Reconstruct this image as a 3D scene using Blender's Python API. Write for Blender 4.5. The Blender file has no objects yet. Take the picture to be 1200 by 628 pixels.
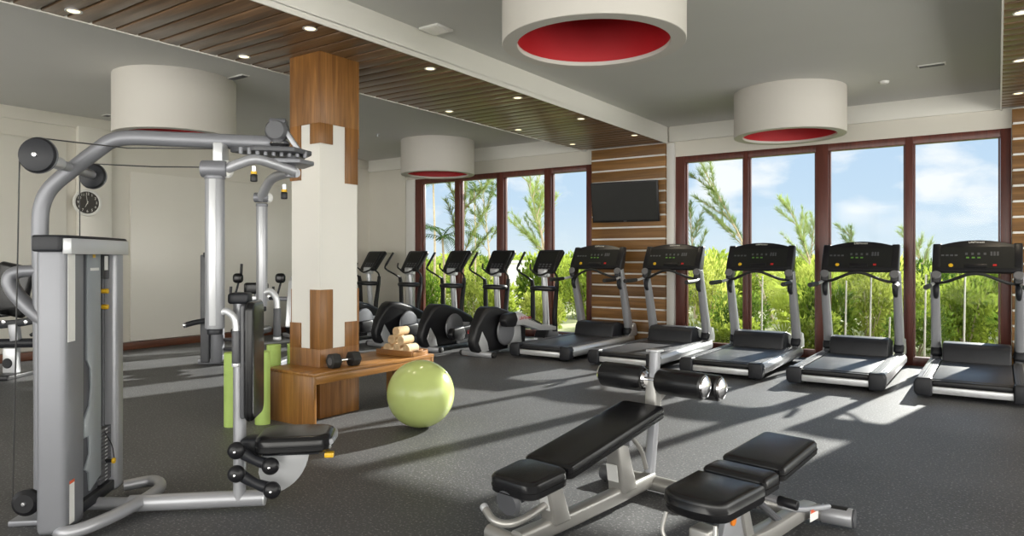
import bpy, bmesh, math, random
from mathutils import Vector, Matrix, Euler, Quaternion
random.seed(7)
SC = bpy.context.scene
COL = SC.collection
PI = math.pi
R = math.radians
V = Vector

# ------------------------------------------------------------------ materials
def new_mat(name):
    m = bpy.data.materials.new(name); m.use_nodes = True
    nt = m.node_tree
    return m, nt, nt.nodes['Principled BSDF'], nt.nodes['Material Output']

def N(nt, kind, **kw):
    n = nt.nodes.new(kind)
    for k, v in kw.items():
        if k in n.inputs: n.inputs[k].default_value = v
        else: setattr(n, k, v)
    return n

def ramp(nt, stops):
    r = nt.nodes.new('ShaderNodeValToRGB')
    e = r.color_ramp.elements
    while len(e) < len(stops): e.new(0.5)
    for el, (p, c) in zip(e, stops):
        el.position = p; el.color = (*c, 1)
    return r

def simple(name, col, rough=0.5, metal=0.0, var=0.06, nscale=8.0, bump=0.0, bscale=200.0, coat=0.0, spec=0.5):
    m, nt, b, o = new_mat(name)
    L = nt.links
    tc = N(nt, 'ShaderNodeTexCoord')
    nz = N(nt, 'ShaderNodeTexNoise', Scale=nscale, Detail=4.0)
    L.new(tc.outputs['Object'], nz.inputs['Vector'])
    lo = tuple(max(0, c * (1 - var)) for c in col); hi = tuple(min(1, c * (1 + var)) for c in col)
    r = ramp(nt, [(0.3, lo), (0.7, hi)])
    L.new(nz.outputs['Fac'], r.inputs['Fac']); L.new(r.outputs['Color'], b.inputs['Base Color'])
    b.inputs['Roughness'].default_value = rough; b.inputs['Metallic'].default_value = metal
    b.inputs['Specular IOR Level'].default_value = spec
    b.inputs['Coat Weight'].default_value = coat
    if bump:
        n2 = N(nt, 'ShaderNodeTexNoise', Scale=bscale, Detail=2.0)
        L.new(tc.outputs['Object'], n2.inputs['Vector'])
        bp = N(nt, 'ShaderNodeBump', Strength=bump, Distance=0.002)
        L.new(n2.outputs['Fac'], bp.inputs['Height']); L.new(bp.outputs['Normal'], b.inputs['Normal'])
    return m

def wood(name, dark, light, axis='Z', rough=0.38, scale=1.0, plank=None):
    """grain runs along axis; plank = (axis, width) shifts the grain from board to board"""
    m, nt, b, o = new_mat(name)
    L = nt.links
    tc = N(nt, 'ShaderNodeTexCoord')
    mp = N(nt, 'ShaderNodeMapping')
    s = [22.0 * scale] * 3; s['XYZ'.index(axis)] = 1.3 * scale
    mp.inputs['Scale'].default_value = s
    L.new(tc.outputs['Object'], mp.inputs['Vector'])
    n1 = N(nt, 'ShaderNodeTexNoise', Scale=1.0, Detail=6.0, Roughness=0.6, Distortion=0.6)
    L.new(mp.outputs['Vector'], n1.inputs['Vector'])
    r = ramp(nt, [(0.28, dark), (0.55, tuple((a + c) / 2 for a, c in zip(dark, light))), (0.75, light)])
    L.new(n1.outputs['Fac'], r.inputs['Fac'])
    out = r.outputs['Color']
    if plank:
        sx = N(nt, 'ShaderNodeSeparateXYZ'); L.new(tc.outputs['Object'], sx.inputs[0])
        dv = N(nt, 'ShaderNodeMath', operation='DIVIDE'); L.new(sx.outputs[plank[0]], dv.inputs[0]); dv.inputs[1].default_value = plank[1]
        fl = N(nt, 'ShaderNodeMath', operation='FLOOR'); L.new(dv.outputs[0], fl.inputs[0])
        wn = N(nt, 'ShaderNodeTexWhiteNoise', noise_dimensions='1D'); L.new(fl.outputs[0], wn.inputs['W'])
        mr = N(nt, 'ShaderNodeMapRange'); L.new(wn.outputs['Value'], mr.inputs['Value'])
        mr.inputs['To Min'].default_value = 0.7; mr.inputs['To Max'].default_value = 1.25
        hs = N(nt, 'ShaderNodeHueSaturation'); L.new(out, hs.inputs['Color']); L.new(mr.outputs[0], hs.inputs['Value'])
        out = hs.outputs['Color']
    L.new(out, b.inputs['Base Color'])
    b.inputs['Roughness'].default_value = rough
    bp = N(nt, 'ShaderNodeBump', Strength=0.15, Distance=0.002)
    L.new(n1.outputs['Fac'], bp.inputs['Height']); L.new(bp.outputs['Normal'], b.inputs['Normal'])
    return m

def floor_mat():
    m, nt, b, o = new_mat('rubber_floor')
    L = nt.links
    tc = N(nt, 'ShaderNodeTexCoord')
    big = N(nt, 'ShaderNodeTexNoise', Scale=0.9, Detail=3.0)
    fine = N(nt, 'ShaderNodeTexNoise', Scale=70.0, Detail=3.0)
    vor = N(nt, 'ShaderNodeTexVoronoi', Scale=130.0)
    for n in (big, fine, vor): L.new(tc.outputs['Object'], n.inputs['Vector'])
    r1 = ramp(nt, [(0.3, (0.055, 0.055, 0.057)), (0.7, (0.082, 0.083, 0.087))])
    L.new(big.outputs['Fac'], r1.inputs['Fac'])
    r2 = ramp(nt, [(0.56, (0, 0, 0)), (0.72, (0.26, 0.26, 0.26))])
    L.new(fine.outputs['Fac'], r2.inputs['Fac'])
    ad = N(nt, 'ShaderNodeMixRGB', blend_type='ADD'); ad.inputs['Fac'].default_value = 0.8
    L.new(r1.outputs['Color'], ad.inputs['Color1']); L.new(r2.outputs['Color'], ad.inputs['Color2'])
    L.new(ad.outputs['Color'], b.inputs['Base Color'])
    b.inputs['Roughness'].default_value = 0.50
    b.inputs['Specular IOR Level'].default_value = 0.4
    bp = N(nt, 'ShaderNodeBump', Strength=0.25, Distance=0.003)
    L.new(vor.outputs['Distance'], bp.inputs['Height']); L.new(bp.outputs['Normal'], b.inputs['Normal'])
    return m

def glass_mat():
    m, nt, b, o = new_mat('window_glass')
    L = nt.links
    tr = N(nt, 'ShaderNodeBsdfTransparent'); tr.inputs['Color'].default_value = (0.97, 0.985, 0.98, 1)
    gl = N(nt, 'ShaderNodeBsdfGlossy', Roughness=0.02)
    fr = N(nt, 'ShaderNodeFresnel', IOR=1.12)
    mx = N(nt, 'ShaderNodeMixShader')
    L.new(fr.outputs[0], mx.inputs[0]); L.new(tr.outputs[0], mx.inputs[1]); L.new(gl.outputs[0], mx.inputs[2])
    L.new(mx.outputs[0], o.inputs['Surface'])
    nt.nodes.remove(b)
    return m

def leaf_mat(name, dark, light, trans=0.5):
    m, nt, b, o = new_mat(name)
    L = nt.links
    oi = N(nt, 'ShaderNodeObjectInfo')
    tc = N(nt, 'ShaderNodeTexCoord')
    nz = N(nt, 'ShaderNodeTexNoise', Scale=2.6, Detail=4.0, Roughness=0.7)
    L.new(tc.outputs['Object'], nz.inputs['Vector'])
    ad = N(nt, 'ShaderNodeMath', operation='ADD'); L.new(nz.outputs['Fac'], ad.inputs[0])
    ml = N(nt, 'ShaderNodeMath', operation='MULTIPLY_ADD'); L.new(oi.outputs['Random'], ml.inputs[0]); ml.inputs[1].default_value = 0.4; ml.inputs[2].default_value = -0.2
    L.new(ml.outputs[0], ad.inputs[1])
    r = ramp(nt, [(0.3, dark), (0.7, light)])
    L.new(ad.outputs[0], r.inputs['Fac'])
    df = N(nt, 'ShaderNodeBsdfDiffuse'); tl = N(nt, 'ShaderNodeBsdfTranslucent')
    L.new(r.outputs['Color'], df.inputs['Color']); L.new(r.outputs['Color'], tl.inputs['Color'])
    mx = N(nt, 'ShaderNodeMixShader'); mx.inputs[0].default_value = trans
    L.new(df.outputs[0], mx.inputs[1]); L.new(tl.outputs[0], mx.inputs[2]); L.new(mx.outputs[0], o.inputs['Surface'])
    nt.nodes.remove(b)
    return m

def emis(name, col, st):
    m, nt, b, o = new_mat(name)
    b.inputs['Base Color'].default_value = (*col, 1)
    b.inputs['Emission Color'].default_value = (*col, 1); b.inputs['Emission Strength'].default_value = st
    return m

M = {}
M['floor'] = floor_mat()
M['wall'] = simple('white_wall_paint', (0.65, 0.622, 0.55), 0.32, var=0.02, nscale=1.5, bump=0.05)
M['panel'] = simple('pale_wall_panel', (0.70, 0.675, 0.605), 0.3, var=0.02, nscale=1.5)
M['ceiling'] = simple('ceiling_paint', (0.58, 0.578, 0.55), 0.8, var=0.015, nscale=1.0)
M['gypsum'] = simple('white_gypsum', (0.70, 0.685, 0.63), 0.7, var=0.015, nscale=2)
M['white'] = simple('bright_white_paint', (0.72, 0.71, 0.675), 0.4, var=0.015, nscale=2)
M['drum'] = simple('white_drum_shade', (0.56, 0.535, 0.49), 0.55, var=0.015, nscale=2)
M['red'] = simple('red_lining', (0.46, 0.012, 0.018), 0.5, var=0.05, nscale=3)
M['teak_z'] = wood('upright_teak', (0.12, 0.047, 0.011), (0.36, 0.165, 0.045), 'Z')
M['teak_y'] = wood('bench_teak', (0.16, 0.065, 0.013), (0.40, 0.19, 0.050), 'Y', rough=0.3)
M['teak_end'] = wood('bench_end_teak', (0.14, 0.057, 0.012), (0.38, 0.18, 0.046), 'Z', rough=0.3)
M['plank_x'] = wood('ceiling_planks', (0.100, 0.054, 0.024), (0.255, 0.150, 0.075), 'X', rough=0.30, plank=('Y', 0.175))
M['stripe_x'] = wood('striped_column_wood', (0.13, 0.058, 0.013), (0.32, 0.16, 0.044), 'X', rough=0.5, scale=0.8, plank=('Z', 0.187))
M['mahogany'] = wood('mahogany_frame', (0.075, 0.020, 0.014), (0.15, 0.040, 0.026), 'Z', rough=0.35)
M['basebd'] = wood('mahogany_baseboard', (0.09, 0.030, 0.015), (0.17, 0.06, 0.026), 'Y', rough=0.4)
M['glass'] = glass_mat()
M['silver'] = simple('silver_painted_steel', (0.36, 0.366, 0.39), 0.38, metal=0.40, var=0.03, nscale=3)
M['silver_mid'] = simple('satin_grey_steel', (0.21, 0.215, 0.235), 0.42, metal=0.3, var=0.03, nscale=3)
M['silver_dull'] = simple('grey_painted_steel', (0.20, 0.205, 0.225), 0.42, metal=0.35, var=0.04, nscale=3)
M['silver_white'] = simple('pale_silver_plastic', (0.56, 0.57, 0.59), 0.3, metal=0.35, var=0.02)
M['champagne'] = simple('platinum_painted_steel', (0.40, 0.39, 0.37), 0.36, metal=0.55, var=0.03, nscale=3)
M['chrome'] = simple('chrome', (0.78, 0.78, 0.8), 0.12, metal=1.0, var=0.02)
M['black'] = simple('black_plastic', (0.011, 0.011, 0.013), 0.38, var=0.15, spec=0.35)
M['dark'] = simple('charcoal_plastic', (0.018, 0.019, 0.023), 0.42, var=0.1, spec=0.28)
M['charcoal'] = simple('dark_grey_plastic', (0.075, 0.077, 0.085), 0.45, var=0.08)
M['cup'] = simple('grey_cup_plastic', (0.15, 0.15, 0.155), 0.5, var=0.06)
M['smoke'] = simple('smoked_grey_shroud', (0.29, 0.315, 0.335), 0.38, metal=0.1, var=0.03)
M['smoke_dark'] = simple('dark_shroud_panel', (0.085, 0.088, 0.10), 0.42, metal=0.1, var=0.04)
M['rubber'] = simple('black_rubber', (0.012, 0.012, 0.012), 0.6, var=0.2, bump=0.2)
M['vinyl'] = simple('black_vinyl', (0.008, 0.008, 0.009), 0.27, var=0.15, nscale=14, bump=0.08, bscale=350, spec=0.42)
M['belt'] = simple('running_belt', (0.030, 0.031, 0.035), 0.42, var=0.1, nscale=20, bump=0.1, bscale=400)
M['yellow'] = simple('yellow_plastic', (0.75, 0.45, 0.02), 0.4)
M['orange'] = simple('orange_plastic', (0.70, 0.20, 0.01), 0.4)
M['redplastic'] = simple('red_plastic', (0.5, 0.02, 0.02), 0.4)
M['label'] = simple('white_label', (0.78, 0.78, 0.76), 0.5, var=0.02)
M['labelred'] = simple('red_label_header', (0.65, 0.10, 0.03), 0.5)
M['lime'] = simple('lime_vinyl_ball', (0.46, 0.54, 0.19), 0.20, var=0.03, nscale=3, spec=0.45)
M['mat'] = simple('lime_foam_mat', (0.36, 0.50, 0.13), 0.75, var=0.06, nscale=6, bump=0.3, bscale=120)
M['towel'] = simple('tan_towel', (0.66, 0.50, 0.31), 0.95, var=0.12, nscale=30, bump=0.8, bscale=160)
M['tray'] = wood('wooden_tray', (0.20, 0.085, 0.022), (0.42, 0.20, 0.06), 'Y')
M['screen'] = simple('dark_screen', (0.016, 0.017, 0.016), 0.42, var=0.05, spec=0.25)
M['clockface'] = simple('clock_face', (0.025, 0.02, 0.015), 0.4)
M['dull_white'] = simple('numeral_white', (0.75, 0.73, 0.68), 0.6)
M['cable'] = simple('black_cable', (0.02, 0.02, 0.02), 0.5)
M['bark'] = simple('grey_bark', (0.34, 0.28, 0.19), 0.9, var=0.2, nscale=20)
M['sand'] = simple('garden_soil', (0.26, 0.27, 0.13), 0.95, var=0.25, nscale=3)
M['post'] = simple('pale_post', (0.82, 0.82, 0.76), 0.7)
M['render'] = simple('white_render', (0.85, 0.84, 0.80), 0.8)
M['lens'] = emis('downlight_lens', (1.0, 0.84, 0.50), 1.6)
M['led_green'] = emis('green_key', (0.10, 0.24, 0.04), 0.05)
M['led_red'] = emis('red_led', (0.55, 0.05, 0.02), 0.25)
M['leaf_a'] = leaf_mat('bright_leaf', (0.06, 0.115, 0.014), (0.36, 0.43, 0.07), 0.4)
M['leaf_b'] = leaf_mat('mid_leaf', (0.025, 0.065, 0.010), (0.21, 0.30, 0.05), 0.4)
M['leaf_c'] = leaf_mat('yellow_leaf', (0.10, 0.15, 0.02), (0.48, 0.52, 0.12), 0.4)
M['needle'] = leaf_mat('needle_leaf', (0.08, 0.13, 0.03), (0.31, 0.39, 0.11), 0.35)
M['frond'] = leaf_mat('palm_frond', (0.04, 0.08, 0.025), (0.15, 0.21, 0.06), 0.35)

# ------------------------------------------------------------------ mesh builder
class MB:
    def __init__(s): s.bm = bmesh.new()
    def _bev(s, faces, w, seg=2, ang=30):
        es = {e for f in faces for e in f.edges if len(e.link_faces) == 2 and e.calc_face_angle(0) > R(ang)}
        if es and w > 0:
            bmesh.ops.bevel(s.bm, geom=list(es), offset=w, segments=seg, profile=0.5, affect='EDGES', clamp_overlap=True)
    def hexa(s, pts, bev=0, seg=2):
        """8 corners: 4 of the bottom ring, 4 of the top ring"""
        v = [s.bm.verts.new(p) for p in pts]
        fs = [s.bm.faces.new([v[i] for i in f]) for f in ((3, 2, 1, 0), (4, 5, 6, 7), (0, 1, 5, 4), (1, 2, 6, 5), (2, 3, 7, 6), (3, 0, 4, 7))]
        bmesh.ops.recalc_face_normals(s.bm, faces=fs)
        s._bev(fs, bev, seg)
        return s
    def box(s, x0, x1, y0, y1, z0, z1, bev=0, seg=2):
        return s.hexa([(x0, y0, z0), (x1, y0, z0), (x1, y1, z0), (x0, y1, z0), (x0, y0, z1), (x1, y0, z1), (x1, y1, z1), (x0, y1, z1)], bev, seg)
    def obox(s, c, size, rot=None, bev=0, seg=2):
        hx, hy, hz = (d / 2 for d in size); rot = rot or Matrix.Identity(3); c = V(c)
        return s.hexa([c + rot @ V(p) for p in ((-hx, -hy, -hz), (hx, -hy, -hz), (hx, hy, -hz), (-hx, hy, -hz), (-hx, -hy, hz), (hx, -hy, hz), (hx, hy, hz), (-hx, hy, hz))], bev, seg)
    def prism(s, pts, f0, f1, bev=0, seg=2):
        """pts: 2-D outline; f0 / f1 map (a, b) to the two end planes"""
        a = [s.bm.verts.new(f0(*p)) for p in pts]; b = [s.bm.verts.new(f1(*p)) for p in pts]
        n = len(pts)
        fs = [s.bm.faces.new(a[::-1]), s.bm.faces.new(b)] + [s.bm.faces.new((a[i], a[(i + 1) % n], b[(i + 1) % n], b[i])) for i in range(n)]
        bmesh.ops.recalc_face_normals(s.bm, faces=fs)
        s._bev(fs, bev, seg)
        return s
    def px(s, pts, x0, x1, **k):  # outline in (y, z)
        return s.prism(pts, lambda a, b: (x0, a, b), lambda a, b: (x1, a, b), **k)
    def py(s, pts, y0, y1, **k):  # outline in (x, z)
        return s.prism(pts, lambda a, b: (a, y0, b), lambda a, b: (a, y1, b), **k)
    def pz(s, pts, z0, z1, **k):  # outline in (x, y)
        return s.prism(pts, lambda a, b: (a, b, z0), lambda a, b: (a, b, z1), **k)
    def rings(s, rings, caps=True, closed=False):
        vr = [[s.bm.verts.new(p) for p in r] for r in rings]
        n = len(vr[0]); fs = []
        for i in range(len(vr) - (0 if closed else 1)):
            A, B = vr[i], vr[(i + 1) % len(vr)]
            for j in range(n):
                fs.append(s.bm.faces.new((A[j], A[(j + 1) % n], B[(j + 1) % n], B[j])))
        if caps and not closed:
            fs += [s.bm.faces.new(vr[0][::-1]), s.bm.faces.new(vr[-1])]
        bmesh.ops.recalc_face_normals(s.bm, faces=fs)
        return s
    def tube(s, pts, r, seg=12, smooth=True, closed=False, flat=1.0, up=None, sub=6, square=False):
        P = [V(p) for p in pts]; rr = r if isinstance(r, (list, tuple)) else [r] * len(P)
        if smooth and len(P) > 2:
            Q, S = [], []
            n = len(P)
            for i in range(n if closed else n - 1):
                p0 = P[i - 1] if (i > 0 or closed) else P[0] * 2 - P[1]; p1 = P[i]; p2 = P[(i + 1) % n]
                p3 = P[(i + 2) % n] if (i + 2 < n or closed) else P[-1] * 2 - P[-2]
                for k in range(sub):
                    t = k / sub
                    Q.append(0.5 * ((2 * p1) + (p2 - p0) * t + (2 * p0 - 5 * p1 + 4 * p2 - p3) * t * t + (3 * p1 - p0 - 3 * p2 + p3) * t ** 3))
                    S.append(rr[i] * (1 - t) + rr[(i + 1) % n] * t)
            if not closed: Q.append(P[-1]); S.append(rr[-1])
            P, rr = Q, S
        n = len(P); T = []
        for i in range(n):
            if closed: t = P[(i + 1) % n] - P[i - 1]
            else: t = P[min(i + 1, n - 1)] - P[max(i - 1, 0)]
            T.append(t.normalized())
        u = V(up) if up else (V((0, 0, 1)) if abs(T[0].z) < 0.9 else V((1, 0, 0)))
        u = (u - T[0] * u.dot(T[0])).normalized(); out = []
        for i in range(n):
            if i: u = (u - T[i] * u.dot(T[i])).normalized()
            w = T[i].cross(u)
            ring = []
            for k in range(seg):
                a = 2 * PI * (k + 0.5) / seg
                ca, sa = math.cos(a), math.sin(a)
                if square:
                    ca = math.copysign(abs(ca) ** 0.45, ca); sa = math.copysign(abs(sa) ** 0.45, sa)
                ring.append(P[i] + u * (sa * rr[i]) + w * (ca * rr[i] * flat))
            out.append(ring)
        return s.rings(out, True, closed)
    def cyl(s, p0, p1, r, r1=None, seg=20, bev=0):
        p0, p1 = V(p0), V(p1); r1 = r if r1 is None else r1
        d = (p1 - p0).normalized(); u = d.orthogonal().normalized(); w = d.cross(u)
        A = [[p + (u * math.cos(2 * PI * k / seg) + w * math.sin(2 * PI * k / seg)) * q for k in range(seg)] for p, q in ((p0, r), (p1, r1))]
        if bev:
            L = (p1 - p0).length; b = min(bev, L * 0.45)
            mid = []
            for t, q in ((0, r - b), (b * 0.3, r - b * 0.3), (b, r), (L - b, r1), (L - b * 0.3, r1 - b * 0.3), (L, r1 - b)):
                mid.append([p0 + d * t + (u * math.cos(2 * PI * k / seg) + w * math.sin(2 * PI * k / seg)) * q for k in range(seg)])
            A = mid
        return s.rings(A)
    def lathe(s, prof, c=(0, 0, 0), axis=(0, 0, 1), seg=32, caps=True):
        c = V(c); d = V(axis).normalized(); u = d.orthogonal().normalized(); w = d.cross(u)
        return s.rings([[c + d * h + (u * math.cos(2 * PI * k / seg) + w * math.sin(2 * PI * k / seg)) * q for k in range(seg)] for q, h in prof], caps)
    def ball(s, c, r, seg=20, scale=(1, 1, 1)):
        m = Matrix.Translation(c) @ Matrix.Diagonal((*(r * k for k in scale), 1))
        bmesh.ops.create_uvsphere(s.bm, u_segments=seg, v_segments=max(8, seg // 2), radius=1, matrix=m)
        return s
    def pad(s, x0, x1, y0, y1, h, rot=None, org=(0, 0, 0), rc=0.04, be=0.018, taper=0.0, seg=5):
        """cushion with rounded corners: top at z=0, bottom at -h, in a frame rot+org; taper narrows the y1 end"""
        xc = (x0 + x1) / 2; out = []
        for cx, cy, a0 in ((x1 - rc, y1 - rc, 0), (x0 + rc, y1 - rc, 90), (x0 + rc, y0 + rc, 180), (x1 - rc, y0 + rc, 270)):
            for k in range(seg + 1):
                a = R(a0 + 90 * k / seg); out.append((cx + rc * math.cos(a), cy + rc * math.sin(a)))
        def tp(p, ins):
            x, y = p; t = (y - y0) / (y1 - y0); f = 1 - taper * t
            x = xc + (x - xc) * f
            cxx, cyy = xc, (y0 + y1) / 2
            return (cxx + (x - cxx) * (1 - ins / max(1e-6, (x1 - x0) / 2)), cyy + (y - cyy) * (1 - ins / ((y1 - y0) / 2)))
        rot = rot or Matrix.Identity(3); org = V(org); rings = []
        for ins, z in ((be * 1.6, 0), (be * .9, -be * .15), (be * .35, -be * .45), (0, -be), (0, -h * .56), (-.003, -h * .58), (-.003, -h * .63), (0, -h * .65), (0, -h + be * .6), (be * .4, -h + be * .15), (be, -h)):
            rings.append([org + rot @ V((*tp(p, ins), z)) for p in out])
        return s.rings(rings)
    def text(s, body, size, mat4, extrude=0.001, align='CENTER'):
        cu = bpy.data.curves.new('t', 'FONT'); cu.body = body; cu.size = size; cu.extrude = extrude
        cu.align_x = align; cu.align_y = 'CENTER'; cu.resolution_u = 2
        ob = bpy.data.objects.new('t', cu); COL.objects.link(ob)
        me = bpy.data.meshes.new_from_object(ob.evaluated_get(bpy.context.evaluated_depsgraph_get()))
        me.transform(mat4); s.bm.from_mesh(me)
        bpy.data.objects.remove(ob); bpy.data.curves.remove(cu); bpy.data.meshes.remove(me)
        return s
    def build(s, name, mat, parent=None, sharp=35, flat=False):
        me = bpy.data.meshes.new(name); s.bm.to_mesh(me); s.bm.free()
        for m in (mat if isinstance(mat, (list, tuple)) else [mat]):
            me.materials.append(M[m] if isinstance(m, str) else m)
        if not flat:
            me.polygons.foreach_set('use_smooth', [True] * len(me.polygons))
            me.set_sharp_from_angle(angle=R(sharp))
        o = bpy.data.objects.new(name, me); COL.objects.link(o)
        if parent: o.parent = parent
        return o

def tag(o, label=None, cat=None, group=None, kind=None):
    if label: o['label'] = label
    if cat: o['category'] = cat
    if group: o['group'] = group
    if kind: o['kind'] = kind
    return o
def thing(name, label, cat, loc=(0, 0, 0), rz=0.0, group=None, kind=None):
    o = bpy.data.objects.new(name, None); COL.objects.link(o)
    o.location = loc; o.rotation_euler = (0, 0, rz); o.empty_display_size = 0.2
    return tag(o, label, cat, group, kind)
def structure(o, label=None):
    o['kind'] = 'structure'
    if label: o['label'] = label
    return o
def dup(root, loc, rz=None, label=None, group=None):
    def cp(o, par):
        c = o.copy(); COL.objects.link(c)
        if par: c.parent = par
        for ch in list(o.children):
            cp(ch, c)
        return c
    r = cp(root, None); r.location = loc
    if rz is not None: r.rotation_euler = (0, 0, rz)
    if label: r['label'] = label
    if group: r['group'] = group
    return r
def frame3(fwd, up=(0, 0, 1)):
    """matrix whose y axis is fwd, z axis near up"""
    y = V(fwd).normalized(); x = y.cross(V(up)).normalized(); z = x.cross(y)
    return Matrix((x, y, z)).transposed()
def m4(rot3, loc): return Matrix.Translation(loc) @ rot3.to_4x4()

# ------------------------------------------------------------------ camera, sky and sun
cam = bpy.data.cameras.new('camera'); cam.sensor_width = 36.0; cam.lens = 817.0 / 1200 * 36; cam.shift_y = -0.010
cam.clip_end = 300
co = bpy.data.objects.new('camera', cam); COL.objects.link(co)
co.location = (0, 0, 1.4); co.rotation_euler = (R(90), 0, R(34.9)); SC.camera = co

w = bpy.data.worlds.new('sky'); SC.world = w; w.use_nodes = True
nt = w.node_tree; L = nt.links; bg = nt.nodes['Background']
tc = N(nt, 'ShaderNodeTexCoord'); sx = N(nt, 'ShaderNodeSeparateXYZ'); L.new(tc.outputs['Generated'], sx.inputs[0])
sky = ramp(nt, [(0.0, (0.36, 0.35, 0.22)), (0.485, (0.40, 0.40, 0.28)), (0.50, (0.58, 0.66, 0.72)), (0.54, (0.46, 0.59, 0.73)), (0.66, (0.34, 0.49, 0.72)), (1.0, (0.22, 0.42, 0.75))])
mr = N(nt, 'ShaderNodeMapRange'); L.new(sx.outputs['Z'], mr.inputs['Value']); mr.inputs['From Min'].default_value = -1.0
L.new(mr.outputs[0], sky.inputs['Fac'])
mp = N(nt, 'ShaderNodeMapping'); mp.inputs['Scale'].default_value = (2.6, 2.6, 6.5); mp.inputs['Location'].default_value = (0.35, 0.1, 0.25)
L.new(tc.outputs['Generated'], mp.inputs['Vector'])
cn = N(nt, 'ShaderNodeTexNoise', Scale=5.0, Detail=6.0, Roughness=0.55, Distortion=0.2); L.new(mp.outputs['Vector'], cn.inputs['Vector'])
acc = None
for (qx, qy, rad, wgt) in ((852, 208, .075, .34), (893, 204, .06, .36), (1098, 208, .075, .30), (1150, 236, .07, .24), (1010, 246, .05, .22), (1080, 240, .10, .08), (640, 225, .12, .16), (560, 230, .12, .14), (505, 262, .10, .14)):
    q = (qx - 600) / 817; d_ = V((-math.sin(R(34.9)) + q * math.cos(R(34.9)), math.cos(R(34.9)) + q * math.sin(R(34.9)), (302 - qy) / 817)).normalized()
    ds = N(nt, 'ShaderNodeVectorMath', operation='DISTANCE'); L.new(tc.outputs['Generated'], ds.inputs[0]); ds.inputs[1].default_value = d_
    m_ = N(nt, 'ShaderNodeMapRange', interpolation_type='SMOOTHSTEP'); L.new(ds.outputs['Value'], m_.inputs['Value'])
    m_.inputs['From Min'].default_value = rad; m_.inputs['From Max'].default_value = 0; m_.inputs['To Max'].default_value = wgt
    if acc is None: acc = m_.outputs[0]
    else:
        a_ = N(nt, 'ShaderNodeMath', operation='MAXIMUM'); L.new(acc, a_.inputs[0]); L.new(m_.outputs[0], a_.inputs[1]); acc = a_.outputs[0]
ns = N(nt, 'ShaderNodeMath', operation='MULTIPLY_ADD'); L.new(cn.outputs['Fac'], ns.inputs[0]); ns.inputs[1].default_value = 0.9
L.new(acc, ns.inputs[2])
cr = ramp(nt, [(0.52, (0, 0, 0)), (0.80, (0.95, 0.95, 0.95))]); L.new(ns.outputs[0], cr.inputs['Fac'])
up = N(nt, 'ShaderNodeMapRange'); L.new(sx.outputs['Z'], up.inputs['Value']); up.inputs['From Min'].default_value = 0.0; up.inputs['From Max'].default_value = 0.06
cf = N(nt, 'ShaderNodeMath', operation='MULTIPLY'); L.new(cr.outputs['Color'], cf.inputs[0]); L.new(up.outputs[0], cf.inputs[1])
mx = N(nt, 'ShaderNodeMixRGB'); L.new(cf.outputs[0], mx.inputs['Fac']); L.new(sky.outputs['Color'], mx.inputs['Color1']); mx.inputs['Color2'].default_value = (0.78, 0.79, 0.81, 1)
# fill light added: world behind and right of the camera brightened for the room
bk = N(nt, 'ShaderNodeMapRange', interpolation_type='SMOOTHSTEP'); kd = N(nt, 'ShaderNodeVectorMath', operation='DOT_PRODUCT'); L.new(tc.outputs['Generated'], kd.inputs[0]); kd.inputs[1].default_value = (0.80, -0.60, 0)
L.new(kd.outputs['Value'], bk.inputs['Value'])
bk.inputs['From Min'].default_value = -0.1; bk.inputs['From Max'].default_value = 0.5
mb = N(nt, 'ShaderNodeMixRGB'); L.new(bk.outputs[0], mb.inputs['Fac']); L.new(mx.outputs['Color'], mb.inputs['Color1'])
BACK_FILL = 4.4
mb.inputs['Color2'].default_value = (1.0 * BACK_FILL, 0.98 * BACK_FILL, 0.92 * BACK_FILL, 1)
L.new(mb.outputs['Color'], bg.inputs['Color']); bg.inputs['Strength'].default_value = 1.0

sun = bpy.data.lights.new('sun', 'SUN'); sun.energy = 11.0; sun.angle = R(0.9); sun.color = (1.0, 0.965, 0.90)
so = bpy.data.objects.new('sun', sun); COL.objects.link(so)
EL = R(21.5); AZ = 0.20
so.rotation_euler = V((-AZ * math.cos(EL), -math.cos(EL), -math.sin(EL))).to_track_quat('-Z', 'Y').to_euler()
so.location = (3, 30, 15)

SC.view_settings.view_transform = 'Standard'; SC.view_settings.look = 'None'
SC.view_settings.gamma = 1.0; SC.view_settings.use_curve_mapping = False
SC.view_settings.exposure = 0.42
SC.cycles.max_bounces = 8; SC.cycles.diffuse_bounces = 5; SC.cycles.glossy_bounces = 4; SC.cycles.transparent_max_bounces = 24
SC.cycles.use_denoising = True; SC.cycles.sample_clamp_indirect = 6.0
SC.cycles.caustics_reflective = False; SC.cycles.caustics_refractive = False

# ------------------------------------------------------------------ room shell
XL, XR, YB, YF, ZC = -10.95, 4.5, -4.0, 10.4, 3.45
structure(MB().box(XL - .2, XR + .2, YB, YF + .2, -0.1, 0).build('floor', 'floor'))
structure(MB().box(XL - .2, XR + .2, YB, YF + .2, ZC, ZC + .15).build('ceiling', 'ceiling'))
structure(MB().box(XL - .2, XL, YB, YF, 0, ZC).build('wall_left', 'wall'))
rw = MB().box(XR, XR + .2, YB, YF, 3.1, ZC).box(XR, XR + .2, YB, YF, 0, .12)  # right wall out of view; its openings are added to let fill light in
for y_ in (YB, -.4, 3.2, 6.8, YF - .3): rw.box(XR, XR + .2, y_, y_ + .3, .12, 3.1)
structure(rw.build('wall_right', 'wall', flat=True))
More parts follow.
